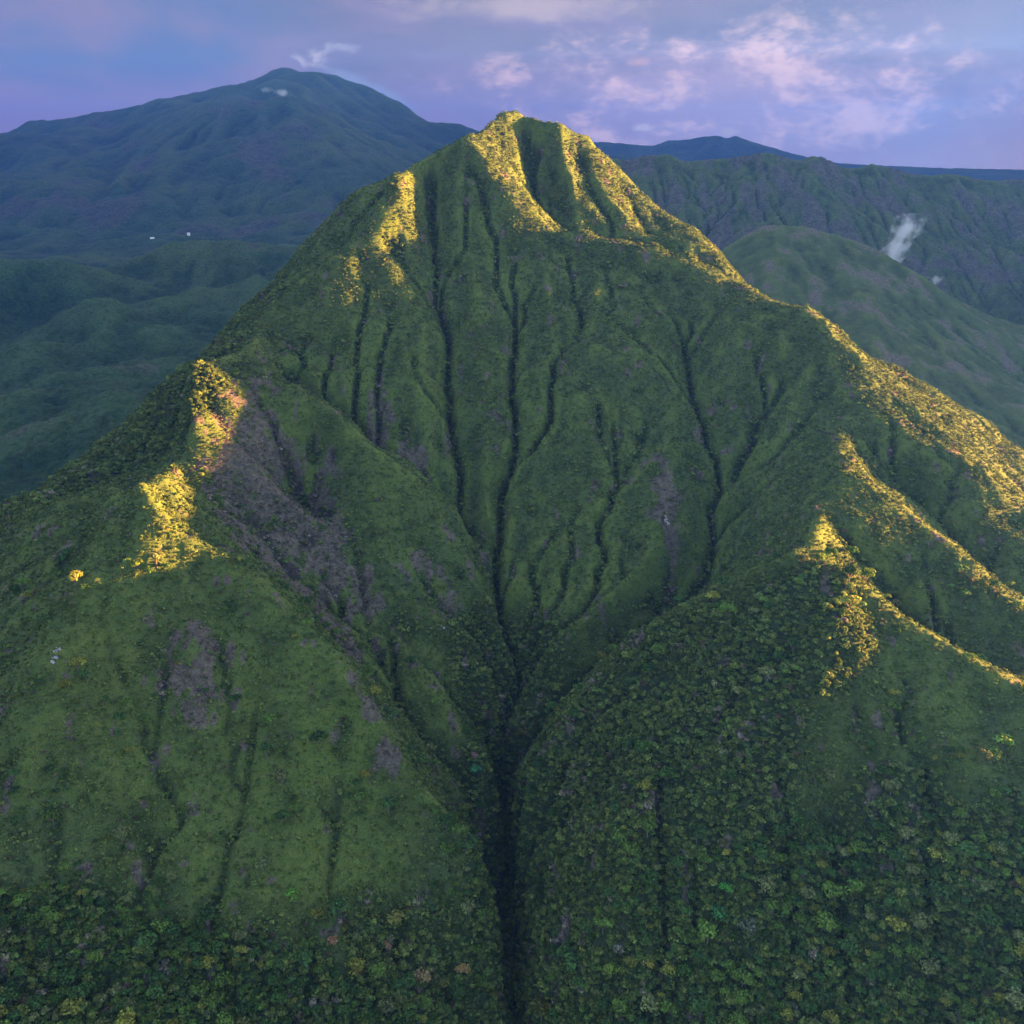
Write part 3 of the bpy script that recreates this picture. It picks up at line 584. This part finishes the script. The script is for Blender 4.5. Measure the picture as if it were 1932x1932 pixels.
def relief(key,x0,x1,y0,y1,cell,n1,n2,K,cut,steps=5,bl=2):
    F=solve(BG[key],x0,x1,y0,y1,cell)
    jj,ii=np.mgrid[0:F.Z.shape[0],0:F.Z.shape[1]]; yy=y0+jj*cell; xx=x0+ii*cell
    F.Z=blur(F.Z,bl); Zk=F.Z.copy(); s=blur(F.M.astype(float),4); s=s/s.max()
    F.Z+=(fbm(xx,yy,n1[0],4,51)*n1[1]+fbm(xx,yy,n2[0],3,61)*n2[1])*(1-.9*np.clip(s*2.,0,1))
    if steps: F.Z,_=erode(F.Z,cell,steps,K,cut,diff=1)
    k=np.clip(blur(F.M.astype(float),1)*1.6,0,1); F.Z=F.Z*(1-k)+Zk*k       # crests keep their outline
    return F
F=relief('lowland',-7000,4000,300,9000,25.,(600,55),(140,22),.04,36,6)
LOW=F
polar_patch('lowland',F,-44,44,820,8800,760,560,'wide forested lowland stretching to the foot of the blue mountains','lowland',veg_mat('lowland_forest',dict(near_spec,size=6.,grass_a=(.028,.062,.028),grass_b=(.042,.075,.034),scrub_a=(.045,.05,.04),scrub_b=(.06,.065,.05),lush_a=(.014,.04,.022),lush_b=(.022,.055,.026),forest_a=(.010,.028,.016),forest_b=(.02,.045,.022))),bump=(16,8.),hill=.9,mk=(.05,.1,.6))
F=relief('hill',100,2300,1200,2820,9.,(260,16),(50,5),.03,22,5,1)
polar_patch('forested_hill',F,3,42,1250,2900,520,300,'rounded forested hill behind the sunlit right flank','hill',MV,bump=(7,4.2),mk=(.3,.0,.25))
F=relief('ridge',0,3600,2900,5420,8.,(300,34),(60,9),.04,60,6,1)
polar_patch('fluted_ridge',F,-2,42,2900,5600,620,300,'dark jagged mountain ridge with fluted walls beyond the hill','mountain',MF,bump=(13,6.),mk=(.42,.05,.15))
F=relief('cone',-6600,1240,4780,8740,35.,(700,90),(200,34),.06,90,6,1)
polar_patch('blue_mountain',F,-50,10,4900,9000,520,260,'blue hazy mountain with furrowed slopes in front of the higher massif','mountain',MB,bump=(50,12.),mk=(.3,.3,.1))
F=relief('massif',-9580,4560,5590,10830,52.,(900,120),(270,40),.06,110,6,1)
polar_patch('high_massif',F,-50,26,6000,11800,520,240,'high dark blue massif with a bumpy summit on the left','mountain',MB,bump=(80,14.),mk=(.1,.1,.5))
F=relief('far',-500,6900,11200,14000,28.,(800,30),(240,10),.03,50,4,1)
polar_patch('distant_mountain',F,-1,29,11300,14300,360,140,'pale blue mountains on the horizon between peak and ridge','mountain',MB,bump=(60,10.),mk=(.0,.2,.5))
F=relief('east',1200,9300,1450,14750,55.,(500,70),(160,25),.06,60,5)
polar_patch('added_shade_ridge',F,28.8,66,1700,17200,280,300,'long high ridge added out of view on the sunset side to shade the background','mountain',MF,bump=(70,12.),mk=(.1,.1,.5))  # unseen ridge, put in to keep low sun off the background relief
# ground sheet to the horizon
gs=bpy.data.meshes.new('ground'); n=24; v=[(0,0,330)]; fc=[]
v=[(-16500,-4000,330),(9400,-4000,330),(9400,16500,330),(-16500,16500,330)]; fc=[(0,1,2,3)]
gs.from_pydata(v,[],fc); gs.materials.append(MF); struct('ground',gs,'low ground reaching to the horizon under the haze','ground')
print('background',time.time()-T0)
# ------------------------------------------------------------ vegetation
def leaf_mat(name,source):
    m=bpy.data.materials.new(name); m.use_nodes=True; t=m.node_tree; t.nodes.clear(); q=NG(t)
    out=q.n('ShaderNodeOutputMaterial'); b=q.n('ShaderNodeBsdfPrincipled'); b.inputs['Roughness'].default_value=.8; b.inputs['Specular IOR Level'].default_value=.15
    if source=='inst': c=q.n('ShaderNodeAttribute',attribute_name='tint',attribute_type='INSTANCER').outputs['Color']
    else: c=q.n('ShaderNodeObjectInfo').outputs['Color']
    va=q.n('ShaderNodeAttribute',attribute_name='vary').outputs['Fac']
    hs=q.n('ShaderNodeHueSaturation'); t.links.new(c,hs.inputs['Color']); t.links.new(q.m('MULTIPLY_ADD',va,1.2,.45),hs.inputs['Value']); t.links.new(q.m('MULTIPLY_ADD',va,.035,.4825),hs.inputs['Hue'])
    t.links.new(hs.outputs[0],b.inputs['Base Color'])
    tr=q.n('ShaderNodeBsdfTranslucent'); t.links.new(hs.outputs[0],tr.inputs[0]); mx=q.n('ShaderNodeMixShader'); mx.inputs[0].default_value=.25
    t.links.new(b.outputs[0],mx.inputs[1]); t.links.new(tr.outputs[0],mx.inputs[2]); t.links.new(mx.outputs[0],out.inputs[0])
    return m
MLI=leaf_mat('shrub_leaves','inst'); MLT=leaf_mat('tree_leaves','obj')
MBK=bpy.data.materials.new('bark'); MBK.use_nodes=True
def _bark():
    t=MBK.node_tree; q=NG(t); b=t.nodes['Principled BSDF']; b.inputs['Roughness'].default_value=.9
    g_=q.n('ShaderNodeNewGeometry').outputs['Position']; t.links.new(q.mix(q.noise(g_,2.,4),(.07,.055,.04),(.15,.12,.09)),b.inputs['Base Color'])
_bark()
def crown_mesh(name,seed,nlobe,nleaf,leaf,flat,mat):
    """unit crown: lobes of leaf sprays round an uneven dome, centre at z=0"""
    r=np.random.default_rng(seed); lobes=[]
    for k in range(nlobe):
        a=r.uniform(0,2*math.pi); d=math.sqrt(r.uniform(0,1))*.62; s=r.uniform(.34,.56)*(1.1-.35*d)
        lobes.append((d*math.cos(a),d*math.sin(a),flat*(.55*(1-d*d)+r.uniform(-.12,.16)),s))
    V=[];F=[];va=[]
    per=nleaf//nlobe
    for lx,ly,lz,s in lobes:
        sv=r.uniform(.25,.75)
        for i in range(per):
            n=r.normal(size=3); n[2]=abs(n[2])*1.1-.25; n/=np.linalg.norm(n)
            p=np.array([lx,ly,lz])+n*s*r.uniform(.82,1.06)*np.array([1,1,flat])
            nn=n+r.normal(size=3)*.42; nn/=np.linalg.norm(nn); t1=np.cross(nn,r.normal(size=3)); t1/=np.linalg.norm(t1); t2=np.cross(nn,t1)
            L=leaf*r.uniform(.65,1.35); w=L*r.uniform(.55,.9); b=len(V)
            V+= [p-t1*L, p-t2*w+nn*L*.15, p+t1*L, p+t2*w+nn*L*.15]; F.append((b,b+1,b+2,b+3)); v=np.clip(sv+r.normal()*.2,0,1); va+=[v]*4
    return mesh_np(name,np.array(V),np.array(F),mat,False,{'vary':('FLOAT',np.array(va))})
# --- points
def frame(x,y,z):
    p=R(20.1); zc=z-1000; d=y*math.cos(p)-zc*math.sin(p); up=y*math.sin(p)+zc*math.cos(p); return .5+x/d*1817/1932, .5-up/d*1817/1932
def clear_view(x,y,z,lift):
    """true where a point can be seen from the air in front of the bowl"""
    vis=np.ones(len(x),bool)
    for t in np.concatenate([np.arange(.25,.9,.02),np.arange(.9,.995,.008)]):
        vis&=lin(f,x*t,y*t,f.Z)*(y*t>300)<1000+(z-1000)*t+lift
    return vis
def scatter(n,x0,x1,y0,y1,rg):
    return rg.uniform(x0,x1,n),rg.uniform(y0,y1,n)
N=820000
px,py=scatter(N,-900,900,345,1530,rng)
_u,_v=frame(px,py,sample(f,px,py)); inv=(_u>-.07)&(_u<1.07)&(_v<1.07)
px,py=px[inv],py[inv]
pz,ps,pg,pf,pc=masks(px,py)
gx=lin(f,px,py,GX); gyy=lin(f,px,py,GY); slope=np.sqrt(1+gx*gx+gyy*gyy)
nn=fbm(px,py,14,3,77)
dens=(.10+.12*pf+.05*np.clip(nn,-1,1))*slope/1.35*(1-.45*np.clip(pg,0,1))*(1-.35*ps)
dens*=np.where(pf>.45,.55,1.)
keepp=rng.uniform(0,.19,len(px))<dens*.85
px,py,pz,ps,pg,pf,nn=[a[keepp] for a in (px,py,pz,ps,pg,pf,nn)]
pz=pz+rough(px,py,pf,pg)
v=clear_view(px,py,pz+2,9.); px,py,pz,ps,pg,pf,nn=[a[v] for a in (px,py,pz,ps,pg,pf,nn)]
M_=len(px); u1=rng.uniform(0,1,M_); u2=rng.uniform(0,1,M_); u3=rng.uniform(0,1,M_)
size=(.95+1.25*u1**2.5)*(1+.5*pf)*(1-.25*pg)+ (pf>.5)*u2**4*2.2
def lerp(a,b,t): return np.asarray(a)[None]*(1-t[:,None])+np.asarray(b)[None]*t[:,None]
tint=lerp((.050,.090,.028),(.140,.170,.044),np.clip(u2*.8+nn*.4,0,1))
tint=tint*(1-pf[:,None]*.75)+lerp((.034,.066,.020),(.105,.135,.028),u3)*pf[:,None]*.75
tint=tint*(1-pg[:,None]*.7)+lerp((.080,.135,.024),(.15,.18,.045),u3)*pg[:,None]*.7
sm_=np.clip((ps-.22)*2.6,0,1)[:,None]*(u1<.85)[:,None]
tint=tint*(1-sm_)+lerp((.080,.064,.058),(.17,.14,.118),u2)*sm_
tint=tint*(.65+1.05*rng.uniform(0,1,(M_,1))**1.3); odd=rng.uniform(0,1,M_); tint[odd<.018]=(.10,.135,.035); tint[(odd>.985)]=(.09,.07,.045)
shrub_var=[crown_mesh('shrub',100+k,5,78,.25,.8,MLI) for k in range(6)]
def instances(name,label,cat,x,y,z,s,tint,meshes,kindlabel):
    col=bpy.data.collections.new(name+'_kinds')
    for k,me in enumerate(meshes):
        o=bpy.data.objects.new('%s_kind_%d'%(name,k),me); col.objects.link(o)
    n=len(x); vid=rng.integers(0,len(meshes),n); yaw=rng.uniform(0,2*math.pi,n)
    rot=np.stack([rng.normal(0,.14,n),rng.normal(0,.14,n),yaw],-1)
    scl=np.stack([s*rng.uniform(.85,1.15,n),s*rng.uniform(.85,1.15,n),s*rng.uniform(.8,1.2,n)],-1)
    me=bpy.data.meshes.new(name); me.vertices.add(n); me.vertices.foreach_set('co',np.stack([x,y,z],-1).astype(np.float32).ravel())
    for nm,ty,a,key in (('tint','FLOAT_COLOR',np.concatenate([tint,np.ones((n,1))],1),'color'),('rot','FLOAT_VECTOR',rot,'vector'),('scl','FLOAT_VECTOR',scl,'vector'),('vid','INT',vid,'value')):
        at=me.attributes.new(nm,ty,'POINT'); at.data.foreach_set(key,np.asarray(a,dtype=np.int32 if ty=='INT' else np.float32).ravel())
    o=struct(name,me,label,cat,'stuff')
    t=bpy.data.node_groups.new(name,'GeometryNodeTree'); t.interface.new_socket('Geometry',in_out='INPUT',socket_type='NodeSocketGeometry'); t.interface.new_socket('Geometry',in_out='OUTPUT',socket_type='NodeSocketGeometry')
    A=t.nodes.new; gi=A('NodeGroupInput'); go=A('NodeGroupOutput'); ip=A('GeometryNodeInstanceOnPoints'); ci=A('GeometryNodeCollectionInfo')
    ci.inputs['Collection'].default_value=col; ci.inputs['Separate Children'].default_value=True; ci.inputs['Reset Children'].default_value=True
    def attr(nm,ty):
        a=A('GeometryNodeInputNamedAttribute'); a.data_type=ty; a.inputs['Name'].default_value=nm; return [s for s in a.outputs if s.enabled and s.name=='Attribute'][0]
    t.links.new(gi.outputs[0],ip.inputs['Points']); t.links.new(ci.outputs[0],ip.inputs['Instance']); ip.inputs['Pick Instance'].default_value=True
    t.links.new(attr('vid','INT'),ip.inputs['Instance Index']); t.links.new(attr('scl','FLOAT_VECTOR'),ip.inputs['Scale'])
    er=A('FunctionNodeEulerToRotation'); t.links.new(attr('rot','FLOAT_VECTOR'),er.inputs[0]); t.links.new(er.outputs[0],ip.inputs['Rotation'])
    t.links.new(ip.outputs[0],go.inputs[0]); md=o.modifiers.new(name,'NODES'); md.node_group=t
    return o
instances('shrub_cover','dense green shrubs and ferns covering the slopes of the mountain','shrubs',px,py,pz+.35*size,size,tint,shrub_var,'shrub')
print('shrubs',M_,time.time()-T0)
# --- forest trees
tree_cr=[crown_mesh('tree_crown',200+k,9+k%3,330,.125,.72,MLT) for k in range(6)]
tree_in=[crown_mesh('forest_crown',200+k,9+k%3,330,.125,.72,MLI) for k in range(6)]
tx,ty=scatter(75000,-560,560,345,760,rng); tw=np.zeros(len(tx)); tn=fbm(tx,ty,30,3,91)
for c,rx,ry,rot,w in TREES: tw=np.maximum(tw,w*np.clip(ell(tx,ty,c,rx,ry,rot)*2.4+tn*.8,0,1))
okk=(tw+.35*fbm(tx,ty,12,2,95)>.35)&(np.abs(tx)/ty<.85); tx,ty=tx[okk],ty[okk]; rad=2.6+5.4*rng.uniform(0,1,len(tx))**1.8
rad*=1+.1*(ty<520)
cellmap={}; sel=[]
for i in range(len(tx)):     # keep crowns from growing through each other
    a,b,rr=tx[i],ty[i],rad[i]; ci_,cj=int(a//8),int(b//8); bad=False
    for di in (-1,0,1,):
        for dj in (-1,0,1):
            for k in cellmap.get((ci_+di,cj+dj),()):
                if (tx[k]-a)**2+(ty[k]-b)**2<((rad[k]+rr)*.62)**2: bad=True; break
            if bad: break
        if bad: break
    if not bad and not any((a-s[0])**2+(b-s[1])**2<(.8*(rr+s[2]))**2 for s in SPECIAL):
        cellmap.setdefault((ci_,cj),[]).append(i); sel.append(i)
tx,ty,rad=tx[sel],ty[sel],rad[sel]; _q=masks(tx,ty); tz=_q[0]+rough(tx,ty,_q[3],_q[2])*.7; v=clear_view(tx,ty,tz+rad*1.6,5.); tx,ty,tz,rad=tx[v],ty[v],tz[v],rad[v]
fu,fv=frame(tx,ty,tz+rad*1.5); inf=(fu>-.01)&(fu<1.01)&(fv<1.03)
apparent=np.where(inf,rad/np.sqrt(tx**2+ty**2+(tz-1000)**2),0); order=np.argsort(-apparent)
n_ind=300-len(SPECIAL); ind=order[:n_ind]; rest=order[n_ind:]
TONES=[('dark green',(.032,.080,.032)),('mid green',(.065,.130,.036)),('grey green',(.085,.120,.068)),('olive green',(.125,.155,.042)),('deep green',(.028,.072,.022))]
ti=rng.choice(5,len(tx),p=[.36,.28,.14,.10,.12]); jit=rng.uniform(.7,1.35,(len(tx),1))*np.where(np.abs(tx)<24,.55,1.)[:,None]*np.where(tx>24,1.25,1.05)[:,None]*np.array([1.2,1.02,.65]); tcol=np.array([TONES[k][1] for k in ti])*jit  # trees in the gorge get a darker tint, painting in its shade
def trunk_mesh(seed):
    r=np.random.default_rng(seed); V=[];F=[]
    def tube(p0,p1,r0,r1,n=6):
        p0=np.array(p0,float);p1=np.array(p1,float);d=p1-p0;d/=np.linalg.norm(d);a=np.cross(d,(0.3,.9,.1));a/=np.linalg.norm(a);b_=np.cross(d,a);b0=len(V)
        for p,rr in ((p0,r0),(p1,r1)):
            for k in range(n): t=2*math.pi*k/n; V.append(p+rr*(a*math.cos(t)+b_*math.sin(t)))
        for k in range(n): F.append((b0+k,b0+(k+1)%n,b0+n+(k+1)%n,b0+n+k))
    tube((0,0,-.5),(.03,.02,.75),.075,.05); 
    for k in range(4):
        a=k*1.6+r.uniform(0,.6); tube((.03,.02,.7),(.5*math.cos(a),.5*math.sin(a),1.25+r.uniform(-.1,.15)),.045,.015,5)
    return mesh_np('trunk',np.array(V),np.array(F),MBK,True)
trunks=[trunk_mesh(k) for k in range(3)]
protos=[]
def tree(x,y,z,r,k,color,label,group=None):
    root=bpy.data.objects.new('tree',None); link(root); root.location=(x,y,z); root.empty_display_size=2
    root['label']=label; root['category']='tree'
    if group: root['group']=group
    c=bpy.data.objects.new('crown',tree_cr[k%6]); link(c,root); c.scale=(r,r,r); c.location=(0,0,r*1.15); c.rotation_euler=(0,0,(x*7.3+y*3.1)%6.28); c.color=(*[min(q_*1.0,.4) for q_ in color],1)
    t=bpy.data.objects.new('trunk',trunks[k%3]); link(t,root); t.scale=(r,r,r); t.rotation_euler=(0,0,(x*1.7)%6.28)
    return root
for (x,y,r,colr,label) in SPECIAL:
    tree(x,y,float(sample(f,np.array([x]),np.array([y]))[0]),r,int(abs(x)+y),[q_*1.5 for q_ in colr],label)
for i in ind:
    r_=rad[i]; big='large ' if r_>5.2 else 'small ' if r_<3.2 else ''
    q_=fu[i]; h_=fv[i]
    if h_<.80 and .44<q_<.56: w_='in the narrow upper gorge' if h_<.72 else 'in the middle of the gorge'; gname='trees along the gorge'
    elif q_<.47:
        w_=('far left' if q_<.12 else 'left of the middle' if q_<.25 else 'in the middle' if q_<.36 else 'on the gorge side')
        w_+=(' of lower left forest, '+('upper edge' if h_<.88 else 'halfway down' if h_<.95 else 'bottom row')); gname='trees in the lower left forest'
    elif q_<.54: w_='at the mouth of the gorge, '+('upper part' if h_<.9 else 'at the bottom of the view'); gname='trees along the gorge'
    else:
        w_=('on the gorge side' if q_<.63 else 'in the middle' if q_<.76 else 'right side' if q_<.88 else 'far right')
        w_+=(' of lower right forest, '+('upper edge' if h_<.88 else 'halfway down' if h_<.95 else 'bottom row')); gname='trees in the lower right forest'
    tree(tx[i],ty[i],tz[i],rad[i],i,tuple(tcol[i]),big+TONES[ti[i]][0]+' tree, '+w_,gname)
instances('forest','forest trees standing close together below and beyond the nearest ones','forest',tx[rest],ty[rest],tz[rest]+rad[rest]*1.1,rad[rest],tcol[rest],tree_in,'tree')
print('trees',len(ind),len(rest),time.time()-T0)

# --- mist rising from the far slopes, and two small pale houses on the plain
def mist(x,y,z,sx,sy,sz,dens,label,lean=0.,seed=0.):
    m=bpy.data.materials.new('mist'); m.use_nodes=True; t=m.node_tree; t.nodes.clear(); q=NG(t); out=q.n('ShaderNodeOutputMaterial'); pv=q.n('ShaderNodeVolumePrincipled')
    pv.inputs['Color'].default_value=(.97,.97,1,1); tc=q.n('ShaderNodeTexCoord').outputs['Object']; sp=q.n('ShaderNodeSeparateXYZ'); t.links.new(tc,sp.inputs[0]); X,Y,Z=sp.outputs
    xx=q.m('SUBTRACT',X,q.m('MULTIPLY',q.m('ADD',Z,q.m('MULTIPLY',q.m('SINE',q.m('MULTIPLY',Z,3.)),.35)),lean)); w=q.m('MULTIPLY_ADD',Z,.25,.55)
    rx=q.m('DIVIDE',xx,w); r2=q.m('ADD',q.m('MULTIPLY',rx,rx),q.m('MULTIPLY',Y,Y)); r2=q.m('ADD',r2,q.m('MULTIPLY',q.m('MULTIPLY',Z,Z),.9)); rr=q.m('SQRT',r2)
    mp=q.comb(q.m('MULTIPLY_ADD',xx,2.3,seed),q.m('MULTIPLY',Y,2.3),q.m('MULTIPLY',Z,2.3*sz/sx)); n_=q.noise(mp,1.,5,.6,.3)
    d=q.mr(q.m('ADD',rr,q.m('MULTIPLY',q.m('SUBTRACT',n_,.5),3.4)),.95,.1); t.links.new(q.m('MULTIPLY',d,dens),pv.inputs['Density']); t.links.new(pv.outputs[0],out.inputs['Volume'])
    vs=[(a,b,c_) for a in (-1,1) for b in (-1,1) for c_ in (-1,1)]; fs=[(0,1,3,2),(4,6,7,5),(0,4,5,1),(2,3,7,6),(0,2,6,4),(1,5,7,3)]
    me=bpy.data.meshes.new('mist'); me.from_pydata(vs,[],fs); me.materials.append(m); o=bpy.data.objects.new('mist',me); link(o); o.location=(x,y,z); o.scale=(sx,sy,sz)
    o['label']=label; o['category']='mist'; o['kind']='stuff'
for a in MISTS: mist(*a)
MW=bpy.data.materials.new('white_wall'); MW.use_nodes=True
def _w(m,c1,c2):
    t=m.node_tree; q=NG(t); t.links.new(q.mix(q.noise(q.n('ShaderNodeNewGeometry').outputs['Position'],.6,3),c1,c2),t.nodes['Principled BSDF'].inputs['Base Color'])
_w(MW,(.7,.69,.66),(.82,.81,.78)); MR=bpy.data.materials.new('metal_roof'); MR.use_nodes=True; _w(MR,(.55,.56,.58),(.7,.7,.72))
def house(x,y,w,d,h,label):
    z=float(sample(LOW,np.array([x]),np.array([y]))[0])+9; r=bpy.data.objects.new('house',None); link(r); r.location=(x,y,z); r['label']=label; r['category']='house'
    me=bpy.data.meshes.new('wall'); vs=[(a*w/2,b*d/2,c_) for a in (-1,1) for b in (-1,1) for c_ in (-12,h)]; me.from_pydata(vs,[],[(0,1,3,2),(4,6,7,5),(0,4,5,1),(2,3,7,6),(0,2,6,4)]); me.materials.append(MW); link(bpy.data.objects.new('wall',me),r)
    me=bpy.data.meshes.new('roof'); e_=1.; vs=[(-w/2-e_,-d/2-e_,h),(w/2+e_,-d/2-e_,h),(w/2+e_,d/2+e_,h),(-w/2-e_,d/2+e_,h),(-w/2-e_,0,h+4),(w/2+e_,0,h+4)]; me.from_pydata(vs,[],[(0,1,5,4),(2,3,4,5),(0,4,3),(1,2,5)]); me.materials.append(MR); link(bpy.data.objects.new('roof',me),r)
for a in HOUSES: house(*a)

# --- pale rock outcrops on the slopes
MRK=bpy.data.materials.new('pale_rock'); MRK.use_nodes=True; _w(MRK,(.16,.14,.15),(.42,.40,.41))
def outcrop(x,y,n,w,h,label,seed):
    r=np.random.default_rng(seed); bm_v=[];bm_f=[]; g0=(float(sample(f,np.array([x]),np.array([y+4]))[0])-float(sample(f,np.array([x]),np.array([y-4]))[0]))/8
    for k in range(n):
        px_=x+r.normal()*w*.35; py_=y+r.uniform(-.5,.5)*h; pz_=float(sample(f,np.array([px_]),np.array([py_]))[0])+2.2; s_=r.uniform(.6,1.5); b0=len(bm_v)
        for i in range(5):
            for j in range(8):
                th=math.pi*(i+.5)/5; ph=2*math.pi*j/8; q_=s_*r.uniform(.75,1.25); bm_v.append((px_+q_*math.sin(th)*math.cos(ph),py_+q_*math.sin(th)*math.sin(ph)*.8,pz_+q_*1.5*math.cos(th)))
        for i in range(4):
            for j in range(8): bm_f.append((b0+i*8+j,b0+i*8+(j+1)%8,b0+(i+1)*8+(j+1)%8,b0+(i+1)*8+j))
    me=mesh_np('rock_outcrop',np.array(bm_v),np.array(bm_f),MRK,False); o=bpy.data.objects.new('rock_outcrop',me); link(o); o['label']=label; o['category']='rock'
for a in ROCKS: outcrop(*a)

# ------------------------------------------------------------ haze
def build_haze():
    m=bpy.data.materials.new('haze'); m.use_nodes=True; t=m.node_tree; t.nodes.clear(); out=t.nodes.new('ShaderNodeOutputMaterial')
    v=t.nodes.new('ShaderNodeVolumePrincipled'); v.inputs['Color'].default_value=(.032,.13,.66,1); v.inputs['Density'].default_value=4.3e-05; v.inputs['Anisotropy'].default_value=.45
    t.links.new(v.outputs[0],out.inputs['Volume'])
    x0,x1,y0,y1,z0,z1=-17000,9500,-4500,24000,328,2150
    vs=[(x,y,z) for x in (x0,x1) for y in (y0,y1) for z in (z0,z1)]
    fs=[(0,1,3,2),(4,6,7,5),(0,4,5,1),(2,3,7,6),(0,2,6,4),(1,5,7,3)]
    me=bpy.data.meshes.new('haze'); me.from_pydata(vs,[],fs); me.materials.append(m)
    o=struct('haze',me,'thin blue evening haze filling the air','haze','stuff')
build_haze()
print('total',time.time()-T0)
